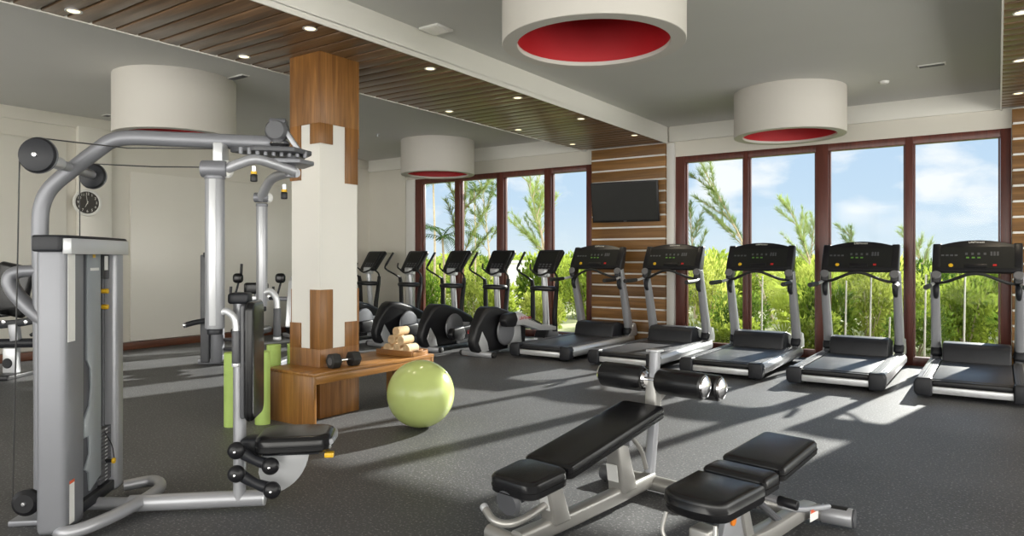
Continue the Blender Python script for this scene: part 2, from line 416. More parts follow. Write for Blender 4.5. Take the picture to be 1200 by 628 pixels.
# end wall with the windows: solid pieces around the openings
WT, SILL = 2.975, 0.0
wb = MB()
wb.box(XL, -9.9, YF, YF + .2, 0, ZC)
wb.box(-9.9, -9.63, YF + .04, YF + .2, 0, ZC)
wb.box(-9.63, -5.57, YF, YF + .2, WT, ZC)
wb.box(-5.57, -4.135, YF, YF + .2, 0, ZC)
wb.box(-4.135, 0.13, YF, YF + .2, WT, ZC)
wb.box(0.13, 1.6, YF, YF + .2, 0, ZC)
wb.box(1.6, 3.9, YF, YF + .2, WT, ZC)
wb.box(3.9, XR, YF, YF + .2, 0, ZC)
structure(wb.build('wall_front', 'wall', flat=True))
# slightly proud band under the ceiling above the windows
structure(MB().box(XL + .01, -5.76, YF - .045, YF, 3.21, ZC, .004).build('trim_1', 'gypsum'))
structure(MB().box(-4.22, 0.03, YF - .045, YF, 3.21, ZC, .004).build('trim_2', 'gypsum'))
structure(MB().box(-4.262, -4.14, YF - .06, YF, 0, 3.19, .003).build('trim_3', 'white'))
structure(MB().box(-9.89, -9.64, YF + .0, YF + .04, 0, WT, .003).build('trim_4', 'white'))
# unseen back wall: tall openings between posts, made up to let fill light in
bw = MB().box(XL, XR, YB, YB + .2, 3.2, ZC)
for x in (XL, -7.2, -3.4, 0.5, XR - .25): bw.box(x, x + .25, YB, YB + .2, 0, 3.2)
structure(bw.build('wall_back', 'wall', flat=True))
# left wall: shallow raised panels and pilasters as in the photograph
lw = MB()
lw.box(XL, XL + .05, 5.42, 9.1, .12, 2.72, .006)
lw.box(XL, XL + .05, 2.2, 4.52, .12, 3.05, .006)
structure(lw.build('trim_5', 'panel'))
structure(MB().box(XL, XL + .09, 4.66, 5.12, .0, 3.30, .004).build('trim_6', 'panel'))
structure(MB().box(XL, XL + .04, YB + .3, YF - .06, 3.28, ZC, .004).build('trim_7', 'wall'))
structure(MB().box(XL, XL + .12, YB, YF, 0, .11, .006).build('baseboard_left', 'basebd'))
structure(MB().box(XL + .12, -9.65, YF - .03, YF, 0, .11, .006).build('baseboard_front', 'basebd'))
for i, (y0, y1, x) in enumerate(((9.35, 9.75, XL),)):
    structure(MB().box(x, x + .06, y0, y1, 0, 2.5, .004).build('trim_8', 'panel'))

# windows
def window(name, xs, thick, depth=.12):
    """xs: member edges left to right in pairs"""
    root = thing(name, None, None, (0, 0, 0)); structure(root)
    y0, y1 = YF - .0, YF + depth
    f = MB()
    f.box(xs[0][0], xs[-1][1], y0, y1, WT - .10, WT, .005)
    f.box(xs[0][0], xs[-1][1], y0, y1, SILL, SILL + .11, .005)
    f.build('rail', 'mahogany', root)
    for a, b in xs:
        MB().box(a, b, y0 - .006, y1 + .01, SILL, WT, .005).build('mullion', 'mahogany', root)
    for (a, b), (c, d) in zip(xs[:-1], xs[1:]):
        MB().box(b - .004, c + .004, YF + .06, YF + .068, SILL + .10, WT - .09).build('pane', 'glass', root)
        s = MB().box(b + .002, b + .022, YF + .04, YF + .09, SILL + .11, WT - .10).box(c - .022, c - .002, YF + .04, YF + .09, SILL + .11, WT - .10)
        s.build('glazing_bead', 'mahogany', root)
    return root
window('window_1', [(-9.625, -9.465), (-8.60, -8.475), (-7.60, -7.445), (-6.56, -6.42), (-5.72, -5.572)], None)
window('window_2', [(-4.135, -3.985), (-3.09, -3.015), (-2.09, -1.925), (-1.0, -0.908), (0.02, 0.128)], None)
window('window_3', [(1.6, 1.75), (2.70, 2.80), (3.75, 3.9)], None)

# striped columns: boards with pale gaps
def striped_column(name, x0, x1, y0, zt, core):
    root = thing(name, None, None); structure(root)
    MB().box(x0 + .01, x1 - .01, y0 + .005, YF + .02, 0, zt).build('core', core, root)
    z = zt - .005
    b = MB()
    while z > 0.05:
        b.box(x0, x1, y0, y0 + .03, max(0, z - .160), z, .003)
        b.box(x0, x0 + .02, y0 + .03, YF, max(0, z - .163), z); b.box(x1 - .02, x1, y0 + .03, YF, max(0, z - .163), z)
        z -= .187
    b.build('boards', 'stripe_x', root)
    return root
striped_column('column', -5.57, -4.265, YF - .10, 3.19, 'white')
striped_column('column', 0.135, 1.55, YF - .10, 3.19, 'white')

# timber lined beams
def beam(x0, x1, pillar=None):
    root = thing('beam', None, None); structure(root)
    g = MB().box(x0, x1, YB + .2, YF - .005, 3.235, ZC)
    g.box(x0, x0 + .012, YB + .2, YF - .005, 3.19, 3.24); g.box(x1 - .012, x1, YB + .2, YF - .005, 3.19, 3.24)
    g.build('fascia', 'gypsum', root, flat=True)
    p = MB(); y = YB + .25
    while y < YF - .18:
        p.box(x0 + .013, x1 - .013, y, y + .153, 3.198, 3.232, .004)
        y += .175
    p.build('plank', 'plank_x', root)
    MB().box(x0 + .013, x1 - .013, YB + .2, YF - .01, 3.222, 3.2348).build('backing_board', 'black', root)
    return root
beam(-5.73, -4.255)
beam(0.02, 1.6)

# pillar with interlocking timber cladding
PX0, PX1, PY0, PY1 = -5.24, -4.83, 4.01, 4.46
pil = thing('pillar', None, None, (0, 0, 0)); structure(pil)
MB().box(PX0 + .012, PX1 - .012, PY0 + .012, PY1 - .012, 0, 3.2).build('core', 'white', pil, flat=True)
c = MB()
def clad_block(x0, x1, y0, y1, z0, z1): c.box(x0, x1, y0, y1, z0, z1, .002)
T = .013
def face_x(y0, y1, z0, z1): c.box(PX1 - .012, PX1, max(y0, PY0 + .0121), min(y1, PY1 - .0121), z0, z1, .0008)
def face_y(x0, x1, z0, z1): c.box(x0, x1, PY0, PY0 + .012, z0, z1, .0008)
def face_nx(y0, y1, z0, z1): c.box(PX0, PX0 + .012, max(y0, PY0 + .0121), min(y1, PY1 - .0121), z0, z1, .0008)
def face_py(x0, x1, z0, z1): c.box(x0, x1, PY1 - .012, PY1, z0, z1, .0008)
# -Y face: strips at u 0-.15, notch .15-.27, corner .27-.41 ; +X face: corner 0-.15, notch .15-.29, strip .29-.45
a, b2 = PX0 + .145, PX0 + .275
e, f2 = PY0 + .145, PY0 + .29
for fa, fb in ((face_y, face_x), (face_py, face_nx)):
    fa(PX0, PX1, 2.577, 3.2); fa(PX0, a, 2.09, 2.577); fa(b2, PX1, 2.40, 2.577)
    fa(PX0, PX1, 0, .60); fa(PX0, a, .60, .82); fa(b2, PX1, .60, 1.12)
    fb(PY0, PY1, 2.577, 3.2); fb(PY0, e, 2.40, 2.577); fb(f2, PY1, 2.07, 2.577)
    fb(PY0, PY1, 0, .60); fb(PY0, e, .60, 1.12); fb(f2, PY1, .60, .82)
c.build('wood_cladding', 'teak_z', pil)

# ------------------------------------------------------------------ drum ceiling lights
def drum(x, y, zb, r, label):
    t = thing('drum_ceiling_light', label, 'ceiling light', (x, y, zb), 0, 'drum ceiling lights')
    H = ZC - zb
    MB().lathe([(r, H), (r, .004), (r - .004, 0), (r - .105, 0), (r - .108, .004), (r - .108, .03), (r - .02, .03), (r - .02, H)], seg=72, caps=False).build('drum_shade', 'drum', t)
    MB().lathe([(r - .108, .0301), (r - .115, H - .01), (0.0005, H - .01)], seg=72, caps=False).build('red_lining', 'red', t)
    MB().lathe([(.055, H - .012), (.055, H - .05), (.04, H - .06), (.001, H - .06)], seg=24, caps=False).build('lamp_holder', 'silver_white', t)
    return t
cu, su = math.cos(R(34.9)), math.sin(R(34.9))
def cw(u, d): return (-su * d + cu * u, cu * d + su * u)
def cam_xy(px, d): return cw((px - 600) / 817 * d, d)
drum(*cam_xy(695, 4.98), 2.92, .65, 'large white drum ceiling light with red lining, nearest the camera')
drum(*cam_xy(924.5, 8.62), 2.90, .65, 'white drum ceiling light with red lining hanging before the window behind the treadmills')
drum(*cam_xy(513, 12.3), 2.86, .645, 'small-looking white drum ceiling light between the pillar and the far window over the ellipticals')
drum(*cam_xy(206, 8.05), 2.79, .65, 'white drum ceiling light above the cable machine, near the left wall')

# recessed downlights in the two beams
DL = [((-5.53, 2.34), 'left row of beam downlights, nearest the camera'),
      ((-5.53, 3.74), 'left row of beam downlights, just before the pillar'),
      ((-5.53, 5.15), 'left row of beam downlights, just behind the pillar'),
      ((-5.53, 6.58), 'left row of beam downlights, first one visible past the pillar'),
      ((-5.53, 8.08), 'left row of beam downlights, second from the striped television column'),
      ((-5.53, 9.60), 'left row of beam downlights, closest to the striped television column'),
      ((-4.43, 3.58), 'right row of beam downlights, beside the pillar top'),
      ((-4.43, 4.99), 'right row of beam downlights, first one past the pillar'),
      ((-4.43, 6.46), 'right row of beam downlights, third from the striped television column'),
      ((-4.43, 7.91), 'right row of beam downlights, second from the striped television column'),
      ((-4.38, 9.42), 'right row of beam downlights, directly over the television column corner'),
      ((0.14, 6.33), 'downlight in the right-hand timber beam, nearest the camera'),
      ((0.16, 7.86), 'downlight in the right-hand timber beam, middle of three'),
      ((0.18, 9.42), 'downlight in the right-hand timber beam, closest to the window')]
for (x, y), lab in DL:
    if abs(x + 5.53) < .01 and abs(y - 5.15) < .01: continue
    t = thing('recessed_downlight', 'small round warm ' + lab if lab.startswith('downlight') else 'small round downlight, ' + lab, 'downlight', (x, y, 3.198), 0, 'downlights in the timber beams')
    MB().lathe([(.040, 0), (.052, -.006), (.058, -.004), (.058, .0)], seg=28, caps=False).build('trim_ring', 'silver_white', t)
    MB().lathe([(.0005, -.002), (.041, -.002), (.041, 0.0)], seg=28, caps=False).build('lamp_lens', 'lens', t)
    sp = bpy.data.lights.new('downlight_lamp', 'SPOT'); sp.energy = 22; sp.color = (1, .86, .64); sp.spot_size = R(95); sp.spot_blend = .8; sp.shadow_soft_size = .04
    so2 = bpy.data.objects.new('downlight_lamp', sp); COL.objects.link(so2); so2.parent = t; so2.location = (0, 0, -.012)

# ceiling fittings
def square_vent(x, y, lab):
    t = thing('ceiling_speaker_grille', lab, 'ceiling fitting', (x, y, ZC))
    MB().box(-.11, .11, -.11, .11, -.022, 0, .006).build('housing', 'white', t)
    g = MB()
    for k in range(9): g.box(-.09, .09, -.088 + k * .02, -.080 + k * .02, -.026, -.0215)
    g.build('grille', 'gypsum', t)
square_vent(-4.12, 4.72, 'small square white ceiling grille beside the timber beam')
def slot_vent(x, y, lab, dx=.26, dy=.10):
    t = thing('ceiling_vent', lab, 'air vent', (x, y, ZC))
    MB().box(-dx / 2, dx / 2, -dy / 2, dy / 2, -.012, 0, .004).build('vent_frame', 'white', t)
    g = MB()
    for k in range(4): g.box(-dx / 2 + .015, dx / 2 - .015, -dy / 2 + .015 + k * .02, -dy / 2 + .027 + k * .02, -.0155, -.0118)
    g.build('vent_slot', 'charcoal', t)
slot_vent(-.58, 8.62, 'dark slotted ceiling vent above the rightmost treadmill')
slot_vent(-10.5, 4.95, 'small ceiling vent near the left wall above the clock', .16, .22)
slot_vent(-7.06, 4.70, 'small ceiling vent between the left drum light and the pillar', .3, .1)
t = tag(MB().lathe([(.0005, -.030), (.04, -.028), (.052, -.015), (.056, 0)], seg=24, caps=False).build('smoke_detector', 'white'), 'small round white ceiling smoke detector beside the slotted vent', 'smoke detector')
t.location = (-1.09, 9.12, ZC)
t = thing('fire_sprinkler', 'small ceiling fire sprinkler near the pillar top', 'sprinkler', (-8.44, 8.2, ZC))
MB().lathe([(.035, 0), (.035, -.006), (.012, -.012), (.012, -.04), (.001, -.04)], seg=16, caps=False).build('escutcheon', 'silver_white', t)
MB().lathe([(.001, -.040), (.03, -.046), (.03, -.05), (.001, -.052)], seg=16, caps=False).build('deflector', 'chrome', t)

# ------------------------------------------------------------------ wall clock
t = thing('wall_clock', 'round white-rimmed wall clock with a dark face on the left wall', 'clock', (XL + .09, 4.77, 2.20))
MB().lathe([(.001, 0), (.19, 0), (.196, .012), (.19, .035), (.165, .035), (.16, .022), (.001, .022)], axis=(1, 0, 0), seg=40, caps=False).build('rim', 'white', t)
MB().lathe([(.001, .0225), (.159, .0225)], axis=(1, 0, 0), seg=40, caps=False).build('dial', 'clockface', t)
base = Matrix(((0, 0, 1), (1, 0, 0), (0, 1, 0)))
for h in range(1, 13):
    a = R(90 - 30 * h)
    n = MB(); n.text(str(h), .052, m4(base, (.024, .125 * math.cos(a), .125 * math.sin(a))))
    n.build('numeral', 'dull_white', t, flat=True)
for nm, ang, ln, wd in (('hour_hand', 245, .075, .012), ('minute_hand', 100, .11, .008)):
    a = R(ang); d = V((0, math.cos(a), math.sin(a))); q = V((0, -d.z, d.y)) * wd / 2
    p = V((.027, 0, 0))
    MB().hexa([p - q - d * .02, p + q - d * .02, p + q * .4 + d * ln, p - q * .4 + d * ln] + [k + V((.002, 0, 0)) for k in (p - q - d * .02, p + q - d * .02, p + q * .4 + d * ln, p - q * .4 + d * ln)]).build(nm, 'dull_white', t, flat=True)

# ------------------------------------------------------------------ television
t = thing('television', 'black flat television mounted high on the striped timber column', 'television', (-4.88, 10.13, 2.29), R(7))
tilt = Euler((R(10), 0, 0)).to_matrix()
MB().obox((0, 0, 0), (1.11, .055, .645), tilt, .012).build('bezel', 'black', t)
MB().obox(tilt @ V((0, -.0285, .006)), (1.06, .003, .59), tilt).build('screen', 'screen', t)
MB().obox(tilt @ V((0, -.029, -.305)), (.05, .003, .008), tilt).build('badge', 'silver_dull', t)
MB().box(-.1, .1, .12, .135, -.12, .12, .004).cyl((0, .02, 0), (0, .13, 0), .035).build('wall_mount', 'dark', t)

# ------------------------------------------------------------------ timber bench around the pillar
BX0, BX1, BY0, BY1 = -5.23, -4.60, 3.75, 5.24
t = thing('wooden_bench', 'teak bench wrapped around the foot of the pillar, carrying a dumbbell and towels', 'bench', (0, 0, 0))
out = [(BX0, BY0), (BX1, BY0), (BX1, BY1), (BX0, BY1), (BX0, PY1 + .003), (PX1 + .003, PY1 + .003), (PX1 + .003, PY0 - .003), (BX0, PY0 - .003)]
MB().pz(out, .418, .446, bev=.003).build('bench_top', 'teak_y', t)
MB().box(BX1 - .032, BX1 - .006, BY0 + .03, BY1 - .03, .352, .418, .002).build('apron', 'teak_y', t)
MB().box(BX0 + .004, BX1 - .003, BY0 + .004, BY0 + .036, 0, .418, .002).build('end_panel', 'teak_end', t)
MB().box(BX0 + .004, BX1 - .003, BY1 - .036, BY1 - .004, 0, .418, .002).build('end_panel', 'teak_end', t)

# dumbbells on the bench
def dumbbell(lab, loc, rz, pitch=0):
    t = thing('dumbbell', lab, 'dumbbell', loc, rz)
    t.rotation_euler = (0, pitch, rz)
    MB().cyl((-.07, 0, .0607), (.07, 0, .0607), .016, seg=16).build('handle', 'chrome', t)
    for s in (-1, 1):
        h = MB(); rr = .070
        pts = [(rr * math.cos(R(60 * k)), .0607 + rr * math.sin(R(60 * k))) for k in range(6)]
        h.prism(pts, lambda a, b: (s * .06, a, b), lambda a, b: (s * .145, a, b), bev=.010)
        ho = h.build('hex_head', 'rubber', t)
        MB().cyl((s * .145, 0, .0607), (s * .1465, 0, .0607), .034, seg=20).build('end_disc', 'charcoal', ho)
    return t
dumbbell('black rubber hex dumbbell with a chrome handle on the bench beside the pillar', (-4.70, 4.165, .4465), R(84))

# towels on a tray
tx, ty = -4.835, 5.03
TRZ = R(-86)
t = thing('wooden_tray', 'shallow wooden tray of rolled towels at the far end of the bench', 'tray', (tx, ty, .446), TRZ)
MB().hexa([(-.115, -.22, 0), (.115, -.22, 0), (.115, .22, 0), (-.115, .22, 0), (-.115, -.22, .012), (.115, -.22, .012), (.115, .22, .012), (-.115, .22, .012)], .002).build('tray_base', 'tray', t)
for nm, bx in (('tray_side', (-.125, -.110)), ('tray_side', (.110, .125))):
    MB().box(bx[0], bx[1], -.225, .225, 0, .055, .003).build(nm, 'tray', t)
for y0 in (-.23, .217):
    MB().box(-.11, .11, y0, y0 + .013, 0, .045, .003).build('tray_end', 'tray', t)
for sg in (.2305, -.236): MB().box(-.04, .04, sg, sg + .0055, .04, .062, .003).build('tray_handle', 'tray', t)
def towel():
    b = MB(); L2 = .075
    pts = []; th = 0
    r = .012
    while th < 2 * PI * 3.3:
        pts.append((r + .0062 * th / 1.55 , th)); th += .32
    rings = []
    outer = [(q * math.cos(a), q * math.sin(a)) for q, a in pts]
    rm = max(q for q, a in pts)
    sc = .05 / rm
    top = [[V((x, p[0] * sc, p[1] * sc)) for p in outer] for x in (-L2, -L2 * .5, 0, L2 * .5, L2)]
    # spiral sheet with thickness
    inner = [((q - .0195) * math.cos(a), (q - .0195) * math.sin(a)) for q, a in pts]
    vs = [[b.bm.verts.new(p) for p in row] for row in top]
    vi = [[b.bm.verts.new((x, p[0] * sc, p[1] * sc)) for p in inner] for x in (-L2, -L2 * .5, 0, L2 * .5, L2)]
    m = len(outer)
    for i in range(4):
        for j in range(m - 1):
            b.bm.faces.new((vs[i][j], vs[i][j + 1], vs[i + 1][j + 1], vs[i + 1][j]))
            b.bm.faces.new((vi[i][j], vi[i + 1][j], vi[i + 1][j + 1], vi[i][j + 1]))
    for i in (0, 4):
        for j in range(m - 1):
            b.bm.faces.new((vs[i][j], vi[i][j], vi[i][j + 1], vs[i][j + 1]))
    for j in (0, m - 1):
        for i in range(4):
            b.bm.faces.new((vs[i][j], vs[i + 1][j], vi[i + 1][j], vi[i][j]))
    bmesh.ops.recalc_face_normals(b.bm, faces=b.bm.faces)
    return b.build('rolled_towel', 'towel')
tw0 = None
spots = [(-.118, 0, 'leftmost of the three in the bottom row of the tray'), (0.0, 0, 'in the middle of the bottom row of the tray'), (.118, 0, 'rightmost of the bottom row in the tray'),
         (-.059, 1, 'left one of the two in the middle row'), (.059, 1, 'right one of the two in the middle row'), (0, 2, 'on top of the pyramid')]
cz, sz_ = math.cos(TRZ), math.sin(TRZ)
for (yy, row, lab) in spots:
    z = .446 + .012 + .052 + row * .084
    lx, ly = .01, yy
    # rolls point along the bench's short side so their spiral ends face the room
    loc = (tx + lx * cz - ly * sz_, ty + lx * sz_ + ly * cz, z)
    if tw0 is None:
        tw0 = towel(); o = tw0; o.location = loc; o.rotation_euler = (random.random() * 6, 0, TRZ)
    else:
        o = tw0.copy(); COL.objects.link(o); o.location = loc; o.rotation_euler = (random.random() * 6, 0, TRZ + R(random.uniform(-3, 3)))
    tag(o, 'tan rolled towel ' + lab, 'towel', 'rolled towels on the tray')

# ------------------------------------------------------------------ exercise ball
t = thing('exercise_ball', 'lime green inflated exercise ball on the floor in front of the bench', 'ball', (-3.92, 4.30, 0))
MB().ball((0, 0, .276), .277, 64).build('ball_skin', 'lime', t)
MB().lathe([(.0005, .0), (.012, .0), (.012, .004), (.0005, .005)], c=(.19, .1, .455), axis=(.19, .1, .18), seg=16, caps=False).build('valve_plug', 'label', t)

# rolled mats standing by the bench
def mat_roll(lab, x, y, r=.075, h=.61):
    b = MB(); turns = 4.5; m = 120; pts = []
    for k in range(m + 1):
        a = 2 * PI * turns * k / m; q = r * (.22 + .78 * k / m); pts.append((q * math.cos(a), q * math.sin(a), q, a))
    th = r * .78 / turns * .86
    o_ = [(p[0], p[1]) for p in pts]; i_ = [((p[2] - th) * math.cos(p[3]), (p[2] - th) * math.sin(p[3])) for p in pts]
    vo = [[b.bm.verts.new((*p, z)) for p in o_] for z in (0, h)]; vi = [[b.bm.verts.new((*p, z)) for p in i_] for z in (0, h)]
    for j in range(m):
        b.bm.faces.new((vo[0][j], vo[0][j + 1], vo[1][j + 1], vo[1][j])); b.bm.faces.new((vi[0][j + 1], vi[0][j], vi[1][j], vi[1][j + 1]))
        b.bm.faces.new((vo[1][j], vo[1][j + 1], vi[1][j + 1], vi[1][j])); b.bm.faces.new((vo[0][j + 1], vo[0][j], vi[0][j], vi[0][j + 1]))
    for j in (0, m): b.bm.faces.new((vo[0][j], vo[1][j], vi[1][j], vi[0][j]))
    bmesh.ops.recalc_face_normals(b.bm, faces=b.bm.faces)
    o = b.build('yoga_mat', 'mat'); o.location = (x, y, 0); o.rotation_euler = (0, 0, R(200))
    return tag(o, lab, 'yoga mat', 'rolled mats beside the bench')
mat_roll('lime green rolled mat standing in front, between the machine backrest and the bench', -5.10, 3.63, .07)
mat_roll('lime green rolled mat standing behind the machine seat post, only a sliver showing', -5.235, 3.43, .07)
mat_roll('lime green rolled mat standing behind the bench end, the left of two', -5.405, 3.965, .07)
mat_roll('lime green rolled mat standing behind the bench end, the right of two, nearest the pillar', -5.322, 4.13, .075)

# ------------------------------------------------------------------ treadmills
def logo(mb, body, size, rot, loc): mb.text(body, size, m4(rot, loc)); return mb
def treadmill(lab):
    t = thing('treadmill', lab, 'treadmill', (0, 0, 0), 0, 'row of treadmills facing the windows')
    for s in (-1, 1):
        X = lambda a: s * a
        x0, x1 = sorted((X(.365), X(.475)))
        # outer silver body of the rail, in (x,z) profile
        prof = [(.362, .07), (.462, .055), (.492, .085), (.496, .14), (.474, .178), (.43, .184), (.362, .184)]
        r_ = MB().py([(X(a), b) for a, b in prof], .10, 2.02, bev=.006).build('side_rail', 'silver_white', t)
        g = MB().box(*sorted((X(.345), X(.432))), .10, 1.72, .1835, .194, .004)
        for k in range(4): g.box(*sorted((X(.352 + k * .02), X(.362 + k * .02))), .12, 1.68, .1935, .1965)
        g.build('foot_strip', 'charcoal', r_)
        MB().py([(X(a), b) for a, b in ((.33, .022), (.462, .022), (.488, .055), (.492, .15), (.468, .200), (.33, .204))], 0, .13, bev=.016, seg=3).build('end_cap', 'dark', t)
        # upright leaning back towards the runner
        u = MB()
        rs = []
        for k, (y, z, wx, wy) in enumerate(((2.03, .12, .056, .085), (1.93, .45, .052, .072), (1.80, .85, .048, .062), (1.71, 1.10, .046, .056), (1.68, 1.22, .044, .05))):
            c0 = V((X(.415), y, z)); ring = []
            for j in range(16):
                a = 2 * PI * (j + .5) / 16; ca, sa = math.cos(a), math.sin(a)
                ring.append(c0 + V((math.copysign(abs(ca) ** .5, ca) * wx, math.copysign(abs(sa) ** .5, sa) * wy, sa * wy * .25)))
            rs.append(ring)
        u.rings(rs).build('upright', 'silver', t)
        MB().obox((X(.413), 1.995, .235), (.12, .24, .12), Euler((R(-16), 0, 0)).to_matrix(), .03, 3).build('upright_boot', 'dark', t)
        # pale cover plate beside the hood
        MB().px([(1.86, .17), (2.16, .17), (2.17, .24), (2.12, .36), (2.04, .38), (1.98, .30)], *sorted((X(.452), X(.474))), bev=.008).build('side_cover', 'silver_white', t)
        # console cheek with round cup
        ck = MB().px([(1.59, 1.10), (1.72, 1.09), (1.80, 1.30), (1.86, 1.56), (1.78, 1.57), (1.62, 1.30)], *sorted((X(.352), X(.44))), bev=.016, seg=3).build('console_arm', 'black', t)
        MB().lathe([(.0005, .012), (.044, .012), (.052, .006), (.054, 0)], c=(X(.396), 1.603, 1.20), axis=(0, -.93, .36), seg=24, caps=False).build('cup_disc', 'cup', ck)
        # side grip towards the runner
        gp = MB().tube([(X(.415), 1.70, 1.115), (X(.432), 1.55, 1.085), (X(.45), 1.40, 1.072), (X(.455), 1.20, 1.068)], .019, seg=12).build('side_handrail', 'silver_white', t)
        MB().tube([(X(.452), 1.42, 1.073), (X(.456), 1.28, 1.069), (X(.458), 1.06, 1.066)], [.028, .029, .029], seg=14).build('grip', 'rubber', gp)
        MB().tube([(X(.40), 1.72, 1.11), (X(.40), 1.655, 1.03), (X(.40), 1.67, .95), (X(.405), 1.74, .92)], [.036, .034, .028, .02], seg=12).build('rail_bracket', 'dark', t)
        MB().cyl((X(.36), .3, 0), (X(.36), .3, .07), .028, bev=.006).build('foot', 'rubber', t)
        MB().cyl((X(.36), 1.9, 0), (X(.36), 1.9, .07), .028, bev=.006).build('foot', 'rubber', t)
    MB().box(-.36, .36, .13, 1.95, .085, .150, .006).build('deck', 'dark', t)
    b = MB()
    ring = [(.095, .13), (.085, .155), (.09, .180), (.12, .190), (1.62, .188), (1.62, .155), (.11, .12)]
    b.px(ring, -.335, .335, bev=.008).build('running_belt', 'belt', t)
    MB().box(-.335, .335, .028, .085, .048, .120, .010).build('rear_bumper', 'silver_white', t)
    MB().box(-.335, .335, .034, .09, .122, .180, .016, 3).build('rear_roller_cover', 'black', t)
    # motor hood
    h = MB().px([(1.56, .19), (1.60, .345), (1.65, .392), (1.80, .400), (2.05, .345), (2.14, .20), (2.14, .09), (1.56, .09)], -.335, .335, bev=.022, seg=3).build('motor_hood', 'dark', t)
    MB().px([(1.572, .205), (1.597, .318), (1.604, .316), (1.579, .203)], -.25, .25, bev=.002).build('hood_panel', 'charcoal', h)
    # console: arched panel tilted back
    tiltm = frame3((0, .50, .86), (0, -.86, .5))  # y axis up the panel, z toward the runner
    pts = []
    for k in range(13):
        x = -.43 + .86 * k / 12; pts.append((x, .375 + .088 * (1 - (x / .43) ** 2)))
    top = pts[::-1]
    low = [(-.44, .13), (-.41, .06), (-.34, .035), (.34, .035), (.41, .06), (.44, .13)]
    cf = lambda zz: (lambda a_, b_: V((0, 1.585, 1.205)) + tiltm @ V((a_, b_, zz)))
    con = MB().prism(low + top, cf(-.045), cf(.012), bev=.012, seg=2).build('console', 'black', t)
    MB().prism([(-.38, .08), (.38, .08), (.38, .33), (.34, .365), (-.34, .365), (-.38, .33)], cf(.0123), cf(.0145)).build('display_panel', 'screen', con)
    d = MB()
    for k in range(3): d.prism([(-.10 + k * .055, .21), (-.07 + k * .055, .21), (-.07 + k * .055, .228), (-.10 + k * .055, .228)], cf(.0146), cf(.018))
    d.build('green_key', 'led_green', con)
    d = MB()
    for k in range(4): d.prism([(-.11 + k * .06, .255), (-.085 + k * .06, .255), (-.085 + k * .06, .285), (-.11 + k * .06, .285)], cf(.0146), cf(.0165))
    for k in range(3): d.prism([(.135 + k * .03, .245), (.155 + k * .03, .245), (.155 + k * .03, .30), (.135 + k * .03, .30)], cf(.0146), cf(.016))
    for k in range(4): d.prism([(-.35 + k * .045, .24), (-.32 + k * .045, .24), (-.32 + k * .045, .262), (-.35 + k * .045, .262)], cf(.0146), cf(.016))
    d.build('grey_key', 'charcoal', con)
    d = MB(); d.lathe([(.0005, .008), (.020, .008), (.024, 0)], c=cf(.0146)(-.25, .115), axis=tiltm @ V((0, 0, 1)), seg=18, caps=False); d.build('yellow_key', 'yellow', con)
    d = MB(); d.prism([(.16, .105), (.195, .105), (.195, .13), (.16, .13)], cf(.0146), cf(.02)); d.build('stop_key', 'redplastic', con)
    MB().prism([(-.11, .085), (.10, .085), (.10, .13), (-.11, .13)], cf(.0146), cf(.024), bev=.003).build('reading_ledge', 'black', con)
    lg = MB(); lg.text('LifeFitness', .038, m4(tiltm, cf(.0135)(0, .43))); lg.build('lettering', 'dull_white', con, flat=True)
    # wave handlebar
    MB().tube([(-.40, 1.66, 1.10), (-.30, 1.58, 1.115), (-.18, 1.52, 1.165), (-.06, 1.50, 1.212), (.06, 1.50, 1.212), (.18, 1.52, 1.165), (.30, 1.58, 1.115), (.40, 1.66, 1.10)], .018, seg=12).build('handlebar', 'rubber', t)
    return t
TL = ['silver treadmill beside the rightmost elliptical, before the striped television column',
      'silver and black treadmill behind the foam leg rollers, second from the ellipticals',
      'silver and black treadmill in the middle of the row of five',
      'silver and black treadmill fully in view, second from the right end of the row',
      'silver and black treadmill at the right end of the row, cut off']
tm0 = treadmill(TL[0])
TX = [-5.18, -3.93, -2.675, -1.44, -.21]
for i, x in enumerate(TX):
    if i == 0: tm0.location = (x, 8.06, 0)
    else: dup(tm0, (x, 8.06, 0), label=TL[i])

